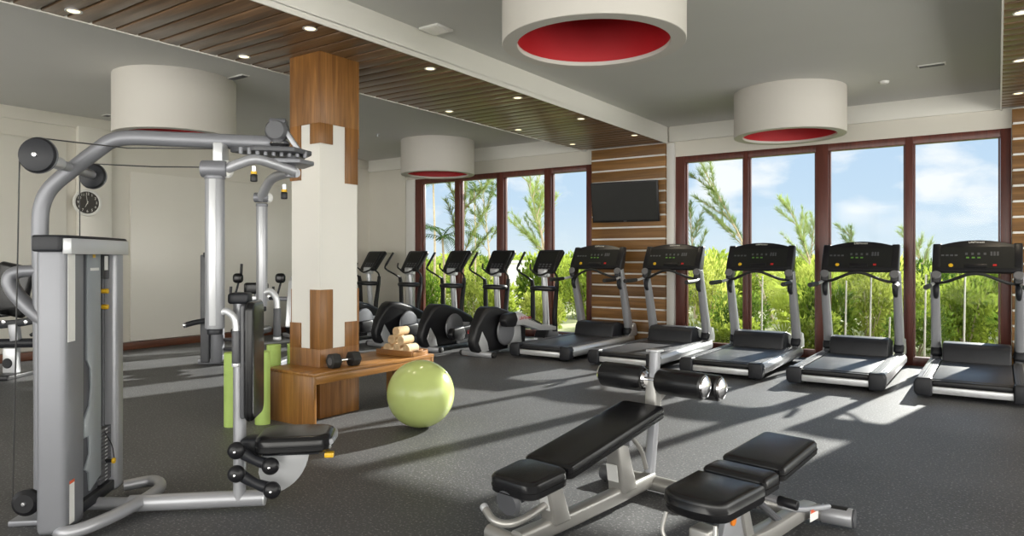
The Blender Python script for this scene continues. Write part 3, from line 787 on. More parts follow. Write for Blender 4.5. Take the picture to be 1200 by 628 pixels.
# ------------------------------------------------------------------ elliptical trainers
def elliptical(lab, up):
    t = thing('elliptical_trainer', lab, 'elliptical', (0, 0, 0), 0, 'row of elliptical trainers')
    # rear drive housing
    prof = [(-.28, .05), (-.36, .12), (-.385, .24), (-.33, .42), (-.20, .61), (-.12, .675), (-.03, .70), (.10, .69), (.40, .61), (.72, .48), (.82, .36), (.80, .06)]
    hb = MB().px(prof, -.15, .15, bev=.06, seg=5)
    for v in hb.bm.verts:
        q = min(1, max(0, (v.co.y + .40) / .55)); q = q * q * (3 - 2 * q)
        v.co.x *= .40 + .60 * q
    hb.build('drive_housing', 'black', t)
    MB().px([(-.22, .07), (-.285, .2), (-.22, .36), (-.10, .20), (-.06, .07)], -.088, .088, bev=.004).build('side_plate', 'silver_white', t)
    MB().px([(.36, .07), (.34, .24), (.44, .40), (.64, .38), (.68, .07)], -.157, .157, bev=.004).build('lower_plate', 'silver_white', t)
    for s in (-1, 1):
        MB().lathe([(.0005, .03), (.16, .028), (.20, .02), (.21, 0)], c=(s * .147, .26, .33), axis=(s, 0, 0), seg=40, caps=False).build('crank_disc', 'silver_dull', t)
        hi = up if s > 0 else not up
        zc = .50 if hi else .24
        # pedal arm runs from the crank forwards to the swing arm
        a = MB().px([(.18, zc - .09), (.12, zc), (.18, zc + .09), (.42, zc + .105), (.98, .39), (1.45, .31), (1.45, .25), (.95, .29), (.50, zc - .09)], *sorted((s * .205, s * .30)), bev=.014, seg=3).build('pedal_arm', 'silver_white' if hi else 'dark', t)
        lg = MB(); lg.text('LifeFitness', .075, m4(Matrix(((0, 0, s), (s, 0, 0), (0, 1, 0))), (s * .3015, .55, zc - .0 + .012))); lg.build('red_lettering', 'redplastic', a, flat=True)
        MB().px([(.30, zc - .105), (.06, zc - .09), (.01, zc), (.06, zc + .09), (.30, zc + .115), (.36, zc)], *sorted((s * .195, s * .315)), bev=.03, seg=3).build('crank_cap', 'black', a)
        MB().px([(.62, zc * .55 + .20), (.64, zc * .55 + .255), (1.02, .395), (1.03, .355)], *sorted((s * .10, s * .30)), bev=.008).build('foot_pedal', 'rubber', t)
        # swing arm with hand grip
        f = 0 if s < 0 else .26
        sw = MB().tube([(s * .22, 1.56 - f * .1, .22), (s * .21, 1.54, .50), (s * .19, 1.50 + f * .5, .90), (s * .185, 1.47 + f * .7, 1.04)], [.036, .034, .03, .026], seg=12, square=True).build('swing_arm', 'black', t)
        MB().tube([(s * .185, 1.47 + f * .7, 1.03), (s * .21, 1.34 + f, 1.10), (s * .25, 1.20 + f, 1.175), (s * .265, 1.165 + f, 1.235), (s * .26, 1.27 + f, 1.37), (s * .255, 1.36 + f, 1.48)], .016, seg=10).build('hand_lever', 'rubber', sw)
        MB().tube([(s * .263, 1.185 + f, 1.265), (s * .26, 1.27 + f, 1.37), (s * .254, 1.365 + f, 1.49)], .021, seg=10).build('grip', 'black', sw)
    # base rail, front foot, rear foot
    MB().box(-.07, .07, .2, 2.0, .05, .12, .012).build('base_rail', 'silver', t)
    MB().box(-.32, .32, 1.78, 1.90, 0, .07, .015).build('front_foot', 'dark', t)
    MB().box(-.27, .27, -.26, -.17, 0, .075, .02).build('rear_foot', 'silver', t)
    for s in (-1, 1): MB().cyl((s * .25, -.215, .038), (s * .31, -.215, .038), .038, bev=.008).build('transport_wheel', 'rubber', t)
    MB().px([(1.40, .10), (1.86, .10), (1.74, .30), (1.52, .30)], -.12, .12, bev=.03, seg=3).build('column_boot', 'dark', t)
    MB().tube([(0, 1.62, .12), (0, 1.60, .5), (0, 1.56, .95), (0, 1.55, 1.14)], [.055, .05, .05, .045], seg=14, flat=1.0).build('column', 'silver_white', t)
    # ring shaped tray around the column
    MB().tube([(-.19, 1.52, .90), (-.14, 1.42, .905), (0, 1.38, .91), (.14, 1.42, .905), (.19, 1.52, .90), (.14, 1.62, .90), (0, 1.65, .90), (-.14, 1.62, .90)], .040, seg=10, closed=True).build('bumper_ring', 'black', t)
    MB().tube([(-.13, 1.47, 1.16), (-.17, 1.40, 1.22), (-.18, 1.42, 1.30)], .014, seg=8).tube([(-.15, 1.45, 1.17), (0, 1.42, 1.12), (.15, 1.45, 1.17)], .016, seg=8).build('pulse_bar', 'rubber', t)
    MB().obox((0, 1.54, 1.15), (.17, .12, .13), None, .02, 3).build('console_neck', 'silver_white', t)
    tl = frame3((0, .62, .80), (0, -.80, .62))
    cf = lambda zz: (lambda a_, b_: V((0, 1.50, 1.17)) + tl @ V((a_, b_, zz)))
    con = MB().prism([(-.215, .03), (-.17, 0), (.17, 0), (.215, .03), (.245, .43), (.215, .465), (-.215, .465), (-.245, .43)], cf(-.06), cf(.0), bev=.018, seg=3).build('console', 'black', t)
    MB().prism([(-.15, .20), (.15, .20), (.165, .42), (-.165, .42)], cf(.0003), cf(.003)).build('display_panel', 'screen', con)
    d = MB()
    for k in range(4):
        for j in range(3): d.prism([(-.12 + k * .065, .05 + j * .045), (-.08 + k * .065, .05 + j * .045), (-.08 + k * .065, .075 + j * .045), (-.12 + k * .065, .075 + j * .045)], cf(.0003), cf(.003))
    d.build('grey_key', 'charcoal', con)
    return t
EX = [-10.12, -9.02, -7.99, -7.03, -6.06]
EL_ = ['black and silver elliptical trainer mostly hidden behind the pillar, farthest left of the row',
       'black elliptical trainer just right of the pillar, directly behind the towel tray',
       'black elliptical trainer in the middle of the row of five',
       'black elliptical trainer, second from the treadmills, with its pedal arm lowered',
       'black and silver elliptical trainer next to the treadmills, its raised pedal arm with red lettering']
e_up = elliptical(EL_[4], True); e_dn = elliptical(EL_[3], False)
e_up.location = (EX[4], 8.05, 0); e_dn.location = (EX[3] , 8.05, 0)
dup(e_dn, (EX[2], 8.05, 0), label=EL_[2]); dup(e_dn, (EX[1], 8.05, 0), label=EL_[1]); dup(e_up, (EX[0], 8.05, 0), label=EL_[0])

# ------------------------------------------------------------------ cable machine
mt = thing('cable_machine', 'tall silver multi-gym cable machine with weight tower, overhead boom and black seat', 'exercise machine', (-4.082, 1.761, 0), R(42.9))
# weight tower: near and far silver columns, shroud between them
tower = MB().px([(-.36, .03), (-.15, .03), (-.15, 1.45), (-.36, 1.45)], -.05, .09, bev=.03, seg=4).build('tower_column', 'silver_mid', mt)
MB().box(.0885, .0915, -.335, -.262, .98, 1.435).build('pale_strip', 'label', tower)
lb = MB().box(.0903, .0915, -.32, -.27, .07, .27).build('warning_label', 'label', tower)
MB().box(.0906, .0921, -.32, -.27, .27, .285).build('label_header', 'labelred', lb)
MB().px([(.25, .05), (.36, .05), (.36, 1.45), (.25, 1.45)], -.045, .085, bev=.025, seg=4).build('tower_column', 'silver', mt)
MB().box(-.055, -.035, -.30, .30, .06, 1.43, .004).build('back_panel', 'smoke_dark', mt)
sh = MB().px([(-.15, .10), (.10, .10), (.12, .20), (.115, 1.44), (-.15, 1.44)], .02, .045, bev=.006).build('shroud', 'smoke_dark', mt)
prof = [(-.02, .14), (.115, .19), (.118, .6), (.112, 1.43), (-.045, 1.43), (-.05, .85), (-.01, .80), (.0, .70), (-.02, .60), (-.085, .54), (-.085, .44), (-.03, .44), (-.02, .34), (-.075, .27), (-.03, .24)]
MB().px(prof, .045, .058, bev=.003).build('shroud_panel', 'smoke', mt)
MB().box(.0585, .060, -.02, .085, 1.33, 1.345).build('instruction_line', 'label', mt)
MB().box(.0585, .060, .01, .04, 1.40, 1.43).build('instruction_mark', 'yellow', mt)
# weight stack
ws = MB()
for k in range(15): ws.box(-.02, .055, .10, .255, .13 + k * .0205, .1485 + k * .0205, .002)
ws.build('weight_stack', 'charcoal', mt)
wl = MB()
for k in range(15): wl.box(.0552, .0562, .17, .20, .135 + k * .0205, .142 + k * .0205)
wl.build('weight_numbers', 'silver_white', mt)
MB().cyl((.02, .15, .43), (.02, .15, 1.45), .011, seg=12).cyl((.02, .225, .43), (.02, .225, 1.45), .011, seg=12).build('guide_rod', 'charcoal', mt)
pn = MB().cyl((.05, .18, .245), (.09, .18, .245), .010, seg=12).build('selector_pin', 'black', mt)
MB().cyl((.09, .18, .245), (.105, .18, .245), .016, seg=16, bev=.004).build('pin_knob', 'yellow', pn)
MB().tube([(.06, .15, .42), (.095, .16, .34), (.10, .18, .26)], .003, seg=6).build('pin_lanyard', 'black', pn)
for z in (1.21, 1.12):
    MB().cyl((.03, .19, z), (.065, .19, z), .014, seg=14, bev=.003).build('add_on_knob', 'yellow', mt)
MB().box(-.01, .05, .15, .24, 1.28, 1.43, .006).build('cable_junction', 'black', mt)
MB().box(.0502, .053, .175, .215, 1.33, 1.41).build('junction_label', 'label', mt)
MB().box(-.02, .075, -.14, .25, .06, .12, .008).build('stack_bed', 'dark', mt)
# cap: black core with silver wrap
cap = [(-.06, -.375), (.07, -.385), (.105, -.34), (.125, 0), (.11, .33), (.075, .385), (-.06, .375)]
MB().pz(cap, 1.43, 1.512, bev=.012, seg=3).build('tower_cap', 'dark', mt)
MB().pz([(.085, -.372), (.112, -.345), (.133, 0), (.118, .335), (.08, .392), (.04, .392), (.04, .38), (.07, .375), (.10, .32), (.118, 0), (.098, -.335), (.075, -.36)], 1.418, 1.497, bev=.004).build('cap_trim', 'silver_white', mt)
# base: loop bumper in front of the tower and the long floor tube
MB().tube([(.02, -.30, .045), (.10, -.36, .045), (.20, -.28, .055), (.30, -.05, .065), (.33, .22, .065), (.24, .38, .06), (.09, .34, .05)], .033, seg=14, sub=8).build('base_loop', 'silver', mt)
MB().tube([(.25, 0, .055), (.6, 0, .055), (.955, 0, .055)], .045, seg=18, flat=.9).build('floor_tube', 'silver', mt)
MB().cyl((.955, 0, .055), (.967, 0, .055), .044, seg=18, bev=.006).build('tube_cap', 'silver_white', mt)
MB().tube([(-.2, .05, .05), (0, .05, .05), (.3, .0, .05)], .035, seg=12).build('spine_tube', 'silver', mt)
MB().box(-.30, -.12, -.12, .22, 0, .03, .008).build('base_plate', 'silver_dull', mt)
# main boom
MB().tube([(-.215, .05, .03), (-.215, .05, .7), (-.222, .05, 1.3), (-.226, .05, 1.56), (-.215, .05, 1.69), (-.165, .05, 1.79), (-.05, .05, 1.895), (.07, .05, 1.995), (.14, .05, 2.045), (.24, .05, 2.065), (.45, .05, 2.062), (.80, .05, 2.055), (1.03, .05, 2.05)], .042, seg=18, flat=.85, sub=6).build('boom', 'silver_mid', mt)
MB().box(-.20, -.04, .02, .08, 1.36, 1.42, .006).box(-.20, -.04, .02, .08, .5, .56, .006).build('tower_bracket', 'dark', mt)
# pulleys on an axle across the boom
ax = MB().cyl((-.062, -.27, 1.90), (-.075, .33, 1.885), .026, seg=16).build('pulley_axle', 'silver', mt)
MB().cyl((-.064, -.18, 1.90), (-.066, -.08, 1.897), .034, seg=16, bev=.004).build('axle_collar', 'silver_white', mt)
for (x, y, z, r) in ((-.062, -.30, 1.91, .088), (-.08, .34, 1.88, .073)):
    p = MB().lathe([(.0005, -.034), (r * .5, -.034), (r * .92, -.024), (r, -.012), (r, .012), (r * .92, .024), (r * .4, .03), (.0005, .03)], c=(x, y, z), axis=(0, 1, 0), seg=36, caps=False).build('pulley_cover', 'dark', mt)
    MB().lathe([(.0005, -.044), (.010, -.043), (.014, -.034)], c=(x, y, z), axis=(0, 1, 0), seg=14, caps=False).build('pulley_bolt', 'chrome', p)
    MB().lathe([(r + .001, -.008), (r + .004, 0), (r + .001, .008)], c=(x, y, z), axis=(0, 1, 0), seg=36, caps=False).build('pulley_rim', 'silver_dull', p)
p = MB().lathe([(.0005, -.03), (.045, -.03), (.066, -.012), (.066, .012), (.045, .03), (.0005, .03)], c=(-.13, -.27, .175), axis=(0, 1, 0), seg=32, caps=False).build('low_pulley', 'black', mt)
MB().lathe([(.0005, -.038), (.009, -.037), (.012, -.03)], c=(-.13, -.27, .175), axis=(0, 1, 0), seg=14, caps=False).build('pulley_bolt', 'chrome', p)
MB().box(-.14, -.03, -.255, -.235, .15, .20, .004).build('low_pulley_bracket', 'silver_dull', mt)
# cables
MB().cyl((-.148, -.30, 1.91), (-.195, -.27, .18), .0035, seg=6).build('cable', 'cable', mt)
MB().tube([(-.04, -.30, 1.995), (.06, -.20, 1.995), (.24, .0, 2.00), (.75, .02, 2.01)], .0035, seg=6, smooth=False).build('cable', 'cable', mt)
MB().tube([(-.06, .34, 1.952), (.3, .2, 1.925), (.72, -.02, 1.90)], .0035, seg=6, smooth=False).build('cable', 'cable', mt)
MB().cyl((-.153, .34, 1.88), (-.153, .34, 1.2), .0035, seg=6).build('cable', 'cable', mt)
# bent bracket tube behind the tower
MB().tube([(-.05, .05, 1.33), (-.26, .05, 1.33), (-.355, .05, 1.315), (-.375, .05, 1.265), (-.335, .05, 1.19), (-.24, .05, 1.09), (-.05, .05, .93)], [.03, .03, .036, .04, .04, .04, .04], seg=14, flat=1.1).build('support_tube', 'silver_mid', mt)
# pivot cluster at the boom end
MB().lathe([(.0005, .05), (.045, .05), (.062, .03), (.066, 0), (.062, -.03), (.05, -.045), (.0005, -.045)], c=(1.025, .03, 2.118), axis=(.15, 1, .0), seg=32, caps=False).build('pivot_cover', 'charcoal', mt)
MB().box(.985, 1.075, -.01, .07, 2.155, 2.185, .01).build('pivot_cap', 'charcoal', mt)
MB().lathe([(.05, 0), (.062, .015), (.05, .035), (.0005, .035)], c=(1.03, .05, 2.03), seg=20, caps=False).build('pivot_collar', 'chrome', mt)
MB().hexa([(1.05, .0, 2.13), (1.085, .0, 2.12), (1.085, .1, 2.12), (1.05, .1, 2.13), (1.14, .0, 1.985), (1.175, .0, 1.985), (1.175, .1, 1.985), (1.14, .1, 1.985)], .006).build('pivot_strut', 'silver', mt)
MB().pz([(.78, -.02), (.93, -.12), (1.14, -.10), (1.21, .06), (1.13, .26), (.93, .20)], 1.985, 2.012, bev=.006).build('pivot_plate', 'charcoal', mt)
pm = MB()
for k in range(9):
    a = k / 8; x = .86 + .32 * a; y = -.115 + .12 * a
    pm.cyl((x, y, 1.965), (x, y, 2.0), .011, seg=10)
pm.build('detent_ring', 'silver_dull', mt)
MB().pz([(1.0, -.06), (1.16, -.05), (1.22, .08), (1.14, .24), (1.02, .18)], 1.93, 1.955, bev=.005).cyl((1.09, .06, 1.86), (1.09, .06, 2.0), .03, seg=16).build('lower_pivot_plate', 'silver_dull', mt)
for (x, y, z) in ((.925, -.1, 1.90), (1.035, .18, 1.83)):
    k = MB().cyl((x, y, z), (x, y, z - .028), .013, seg=14).build('pull_pin', 'chrome', mt)
    MB().cyl((x, y, z - .028), (x, y, z - .044), .017, seg=14, bev=.003).build('pin_band', 'yellow', k)
    MB().cyl((x, y, z - .044), (x, y, z - .085), .019, seg=14, bev=.005).build('pin_grip', 'black', k)
# two hanging press arms
def press_arm(x, y, zt, zb, r, elbow, hx):
    arm = MB().cyl((x, y, zb), (x, y, zt), r, seg=24, bev=.008).build('press_arm', 'silver', mt)
    MB().box(x - r * .35, x + r * .35, y - r * 1.02, y - r * .6, zb + .02, zt - .02, .004).build('arm_rail', 'silver_white', arm)
    MB().cyl((x - r * 1.35, y - .01, zt + .035), (x + r * 1.35, y - .01, zt + .035), r * .92, seg=20, bev=.008).build('arm_knuckle', 'silver_dull', arm)
    MB().lathe([(.0005, .012), (r * .7, .010), (r * .95, 0)], c=(x + r * 1.35, y - .01, zt + .035), axis=(1, -.6, 0), seg=20, caps=False).build('knuckle_cap', 'label', arm)
    MB().cyl((x, y, zt - .02), (x, y, zt + .0), r * 1.08, seg=24, bev=.004).build('arm_collar', 'silver_dull', arm)
    MB().tube(elbow, .028, seg=14).build('arm_elbow', 'silver', arm)
    h = MB().tube([(x + r * .6, y - .01, zb + .085), (x + hx * .55, y - .015, zb + .095), (x + hx * .9, y - .02, zb + .06), (x + hx, y - .02, zb - .01), (x + hx, y - .02, zb - .19)], .019, seg=12).build('handle_tube', 'silver_white', arm)
    MB().cyl((x + hx, y - .02, zb - .185), (x + hx, y - .02, zb - .01), .023, seg=14, bev=.004).build('handle_grip', 'charcoal', h)
    MB().cyl((x + hx, y - .02, zb - .205), (x + hx, y - .02, zb - .185), .024, seg=14, bev=.004).build('grip_end', 'silver_white', h)
    MB().cyl((x, y, zb - .03), (x, y, zb), r * .8, seg=20, bev=.006).build('arm_foot', 'dark', arm)
press_arm(.722, -.1, 1.845, 1.015, .050, [(.78, -.11, 1.88), (.86, -.11, 1.915), (.935, -.10, 1.938), (1.02, -.05, 1.92), (1.12, .02, 1.89)], .116)
press_arm(.863, .4, 1.735, 1.10, .033, [(.86, .39, 1.76), (.88, .36, 1.80), (.94, .29, 1.87), (1.02, .19, 1.89), (1.12, .08, 1.89)], .095)
MB().box(.705, .755, -.08, .06, 1.90, 2.03, .006).build('hanger_post', 'silver_white', mt)
# seat post, back pad, seat
MB().tube([(.827, 0, .05), (.827, 0, .5), (.827, 0, 1.17)], .034, seg=16, flat=1.25, up=(1, 0, 0)).build('seat_post', 'silver', mt)
MB().obox((.83, 0, 1.175), (.11, .12, .06), None, .015, 3).build('post_cap', 'dark', mt)
bp = MB().obox((.872, 0, .835), (.03, .26, .62), None, .012, 3).build('back_pad', 'charcoal', mt)
rot = Matrix(((0, 0, 1), (1, 0, 0), (0, 1, 0)))
MB().pad(-.15, .15, -.325, .325, .05, rot, (.932, 0, .835), rc=.05, be=.016).build('back_cushion', 'vinyl', bp)
st = MB().pad(-.18, .18, -.205, .205, .095, Matrix(((0, 1, 0), (-1, 0, 0), (0, 0, 1))), (1.135, 0, .428), rc=.09, be=.025, taper=.1).build('seat_pad', 'vinyl', mt)
MB().obox((1.12, 0, .325), (.30, .22, .02), None, .004).build('seat_plate', 'dark', mt)
MB().tube([(1.335, -.12, .385), (1.345, 0, .387), (1.335, .12, .385)], .016, seg=8).build('seat_edge_trim', 'silver', mt)
MB().obox((1.325, -.09, .308), (.05, .05, .028), None, .006).build('adjust_lever', 'yellow', mt)
fan = [(.95, .318)] + [(.96 + .245 * math.cos(R(a)), .318 - .245 * math.sin(R(a))) for a in range(0, 81, 8)] + [(.955, .11), (.93, .2)]
MB().py(fan, -.018, .012, bev=.004).build('seat_gusset', 'silver_white', mt)
MB().obox((.89, 0, .34), (.10, .13, .12), None, .02, 3).build('seat_carriage', 'dark', mt)
for (x0, z0, x1, z1) in ((.845, .363, 1.022, .272), (.845, .238, 1.03, .142)):
    lk = MB().tube([(x0, -.13, z0), ((x0 + x1) / 2, -.13, (z0 + z1) / 2 - .012), (x1, -.13, z1)], [.034, .027, .034], seg=14).build('link_arm', 'dark', mt)
    for (x, z) in ((x0, z0), (x1, z1)):
        MB().ball((x, -.15, z), .047, 24, (1, .8, 1)).build('link_knob', 'black', lk)
        MB().lathe([(.0005, .008), (.007, .006), (.009, 0)], c=(x, -.187, z), axis=(0, -1, 0), seg=12, caps=False).build('link_bolt', 'chrome', lk)

# ------------------------------------------------------------------ weight benches
def decline_bench():
    t = thing('incline_bench', 'black padded sit-up bench with foam leg rollers on a post', 'weight bench', (-1.785, 3.35, 0), R(-7))
    # back pad: y from -.44 to .50, rising
    y0, z0, y1, z1 = -.43, .395, .49, .545
    rot = frame3((0, y1 - y0, z1 - z0))
    Ln = math.hypot(y1 - y0, z1 - z0)
    bpad = MB().pad(-.148, .148, 0, Ln, .075, rot, (0, y0, z0), rc=.03, be=.014, taper=.04).build('back_pad', 'vinyl', t)
    rot2 = frame3((0, 1, .08))
    MB().pad(-.138, .138, 0, .285, .085, rot2, (.025, -.735, .380), rc=.06, be=.016, taper=-.08).build('seat_pad', 'vinyl', t)
    MB().obox((0, y0 + .40, .42), (.10, .74, .03), rot, .005).build('pad_frame', 'dark', t)
    MB().obox((0, -.60, .285), (.12, .22, .03), rot2, .005).build('seat_frame', 'dark', t)
    MB().lathe([(.0005, .02), (.06, .02), (.07, 0), (.06, -.02), (.0005, -.02)], c=(0, -.70, .265), axis=(0, 1, .2), seg=24, caps=False).build('seat_roller', 'charcoal', t)
    MB().tube([(-.02, -.62, .055), (-.01, -.2, .055), (0, .20, .065), (0, .57, .075)], .042, seg=16, square=True, flat=.9).build('main_rail', 'champagne', t)
    up1 = MB().hexa([(-.05, -.40, .07), (.045, -.40, .07), (.045, -.27, .07), (-.05, -.27, .07), (-.04, -.47, .32), (.04, -.47, .32), (.04, -.37, .33), (-.04, -.37, .33)], .012, 3).build('front_upright', 'champagne', t)
    MB().hexa([(-.0515, -.385, .11), (-.0525, -.385, .11), (-.0525, -.30, .11), (-.0515, -.30, .11), (-.0455, -.43, .24), (-.0465, -.43, .24), (-.0465, -.36, .24), (-.0455, -.36, .24)]).build('warning_label', 'label', up1)
    lb_ = MB().obox((-.002, -.441, .205), (.055, .003, .11), Euler((R(16), 0, 0)).to_matrix()).build('warning_label', 'label', up1)
    MB().obox((-.002, -.460, .268), (.055, .003, .016), Euler((R(16), 0, 0)).to_matrix()).build('label_header', 'labelred', lb_)
    up2 = MB().hexa([(-.055, .20, .08), (.055, .20, .08), (.055, .34, .08), (-.055, .34, .08), (-.045, .15, .36), (.045, .15, .36), (.045, .25, .36), (-.045, .25, .36)], .012, 3).build('rear_upright', 'champagne', t)
    MB().obox((-.002, .163, .20), (.07, .003, .10), Euler((R(10), 0, 0)).to_matrix()).build('label', 'label', up2)
    MB().tube([(0, .20, .34), (0, .24, .40), (0, .25, .45)], .03, seg=12).cyl((-.09, .21, .37), (.09, .21, .37), .018, seg=12).build('adjust_pivot', 'silver', t)
    MB().tube([(.05, .24, .42), (.06, .36, .30), (.06, .42, .18)], .013, seg=10).build('adjust_strut', 'champagne', t)
    MB().ball((-.10, .21, .37), .03, 16).build('adjust_knob', 'black', t)
    MB().cyl((.045, .205, .435), (.055, .205, .435), .014, seg=12).build('orange_pin', 'orange', t)
    # low handle at the front
    MB().tube([(0, -.42, .18), (0, -.58, .155), (-.02, -.68, .15), (-.08, -.715, .16), (-.15, -.70, .19)], .019, seg=12).build('front_handle', 'champagne', t)
    MB().cyl((-.152, -.699, .191), (-.175, -.692, .203), .020, seg=12, bev=.005).build('handle_cap', 'silver_white', t)
    # rear stabiliser
    MB().tube([(-.27, .56, .05), (0, .57, .05), (.27, .56, .05)], .045, seg=16).build('rear_stabilizer', 'champagne', t)
    for s in (-1, 1): MB().cyl((s * .265, .56, .05), (s * .34, .56, .05), .048, seg=18, bev=.006).build('stabilizer_cap', 'charcoal', t)
    MB().tube([(-.22, -.60, .04), (0, -.62, .04), (.22, -.60, .04)], .038, seg=14).build('front_foot', 'champagne', t)
    # roller post
    MB().tube([(0, .55, .07), (0, .60, .40), (0, .62, .835)], .030, seg=14, square=True, flat=.8).build('roller_post', 'silver', t)
    MB().obox((0, .60, .55), (.075, .075, .24), Euler((R(-2), 0, 0)).to_matrix(), .012, 3).build('post_sleeve', 'champagne', t)
    MB().obox((0, .62, .838), (.08, .08, .015), None, .005).build('post_cap', 'silver_white', t)
    for (y, z) in ((.58, .665), (.79, .625)):
        for s in (-1, 1):
            r_ = MB().lathe([(.03, .045), (.065, .05), (.077, .07), (.079, .2), (.077, .335), (.06, .35), (.03, .352)], c=(0, y, z), axis=(s, 0, 0), seg=28).build('foam_roller', 'vinyl', t)
            MB().lathe([(.0005, .372), (.03, .37), (.06, .357), (.066, .346)], c=(0, y, z), axis=(s, 0, 0), seg=28, caps=False).build('roller_end_cap', 'chrome', r_)
            MB().lathe([(.0005, .030), (.035, .032), (.05, .046)], c=(0, y, z), axis=(s, 0, 0), seg=20, caps=False).build('roller_collar', 'chrome', r_)
        MB().cyl((-.34, y, z), (.34, y, z), .014, seg=12).build('roller_axle', 'chrome', t)
    MB().tube([(0, .61, .52), (0, .70, .56), (0, .79, .625)], .022, seg=10).build('roller_link', 'champagne', t)
    return t
decline_bench()

def flat_bench():
    t = thing('adjustable_bench', 'black adjustable bench with three flat pads at the lower right', 'weight bench', (-.935, 3.10, 0), R(-10))
    r0 = frame3((0, 1, .03))
    # seat with rounded nose
    nose = []
    for k in range(13):
        a = PI + PI * k / 12
        nose.append((.145 * math.cos(a), -.30 + .13 * math.sin(a) * .55))
    pts = nose + [(.155, -.02), (-.155, -.02)]
    def tub(pl, h, name, org, rot):
        cx = sum(p[0] for p in pl) / len(pl); cy = sum(p[1] for p in pl) / len(pl); rg = []
        for sc, z in ((.86, 0), (.93, -.004), (.98, -.012), (1, -.024), (1, -h * .55), (1.012, -h * .58), (1.012, -h * .63), (1, -h * .66), (1, -h + .015), (.95, -h)):
            rg.append([V(org) + rot @ V((cx + (x - cx) * sc, cy + (y - cy) * sc, z)) for x, y in pl])
        return MB().rings(rg).build(name, 'vinyl', t)
    def dens(pl, n=4):
        o = []
        for i in range(len(pl)):
            a, b = V((*pl[i], 0)), V((*pl[(i + 1) % len(pl)], 0))
            if (b - a).length > .1:
                for k in range(n): o.append(tuple((a.lerp(b, k / n)).xy))
            else: o.append(pl[i])
        return o
    tub(dens(pts), .085, 'seat_pad', (0, -.07, .46), r0)
    MB().pad(-.15, .15, 0, .155, .085, r0, (0, -.075, .472), rc=.03, be=.02).build('middle_pad', 'vinyl', t)
    r1 = frame3((0, 1, .10))
    MB().pad(-.15, .15, 0, .43, .075, r1, (0, .10, .485), rc=.03, be=.018, taper=.10).build('back_pad', 'vinyl', t)
    MB().obox((0, .28, .405), (.10, .40, .03), r1, .005).build('back_frame', 'dark', t)
    MB().obox((0, -.25, .362), (.16, .26, .03), r0, .005).build('seat_frame', 'dark', t)
    # frame
    MB().tube([(0, -.32, .20), (0, -.16, .16), (0, .2, .12), (-.02, .62, .10), (-.04, .85, .07)], .038, seg=14, square=True, flat=1.1).build('main_rail', 'champagne', t)
    lb_ = MB().obox((.0465, .70, .095), (.003, .10, .055), Euler((R(-3), 0, 0)).to_matrix()).build('warning_label', 'label', t)
    MB().obox((.0470, .70, .117), (.003, .09, .016), Euler((R(-3), 0, 0)).to_matrix()).build('label_header', 'labelred', lb_)
    MB().hexa([(-.05, -.36, .05), (.05, -.36, .05), (.05, -.24, .05), (-.05, -.24, .05), (-.045, -.36, .30), (.045, -.36, .30), (.045, -.27, .30), (-.045, -.27, .30)], .012, 3).build('front_upright', 'champagne', t)
    MB().hexa([(-.03, .02, .14), (.03, .02, .14), (.03, .09, .14), (-.03, .09, .14), (-.03, -.06, .385), (.03, -.06, .385), (.03, 0, .385), (-.03, 0, .385)], .008, 2).build('pivot_upright', 'champagne', t)
    MB().px([(-.20, .19), (.04, .15), (.05, .28), (-.12, .35)], -.015, .015, bev=.005).build('side_gusset', 'silver', t)
    MB().cyl((.016, -.10, .27), (.024, -.10, .27), .02, seg=16).build('orange_pin', 'orange', t)
    MB().tube([(0, .06, .36), (0, .22, .25), (0, .40, .13)], .018, seg=10).build('adjust_ladder', 'charcoal', t)
    MB().tube([(0, .05, .36), (.14, .05, .355), (.21, .05, .352)], .016, seg=10).build('adjust_handle', 'silver', t)
    MB().cyl((.15, .05, .355), (.235, .05, .351), .021, seg=14, bev=.005).build('handle_grip', 'black', t)
    # wire loops under the seat
    for s in (-1, 1):
        MB().tube([(s * .11, -.42, .36), (s * .115, -.44, .28), (s * .07, -.42, .235), (s * .04, -.36, .25)], .009, seg=8).build('seat_link', 'champagne', t)
    MB().tube([(-.05, -.30, .17), (-.12, -.42, .165), (-.19, -.47, .17), (-.24, -.44, .18), (-.22, -.38, .18)], .022, seg=12).build('front_handle', 'champagne', t)
    MB().tube([(-.24, -.30, .04), (0, -.31, .045), (.24, -.30, .04)], .04, seg=14).build('front_foot', 'champagne', t)
    # rear stabiliser with rubber sleeve
    MB().cyl((-.30, .80, .055), (.02, .869, .055), .042, seg=20).build('rear_stabilizer', 'champagne', t)
    MB().cyl((.02, .869, .055), (.165, .90, .055), .049, seg=20, bev=.004).build('stabilizer_roller', 'silver', t)
    sl = MB(); sl.rings([[(x, .869 + (x - .02) * .214 + math.cos(R(a)) * q, .055 + math.sin(R(a)) * q) for a, q in [(k * 12 - 10, .0515) for k in range(12)] + [((11 - k) * 12 - 10, .047) for k in range(12)]] for x in (.035, .145)])
    sl.build('rubber_sleeve', 'rubber', t)
    MB().cyl((.165, .90, .055), (.178, .903, .055), .047, seg=20, bev=.005).build('roller_cap', 'charcoal', t)
    MB().cyl((-.30, .80, .055), (-.35, .79, .055), .046, seg=20, bev=.005).build('roller_cap', 'charcoal', t)
    MB().tube([(-.02, .45, .19), (.02, .60, .14), (.06, .86, .10)], .014, seg=10).build('brace_rod', 'silver', t)
    return t
flat_bench()

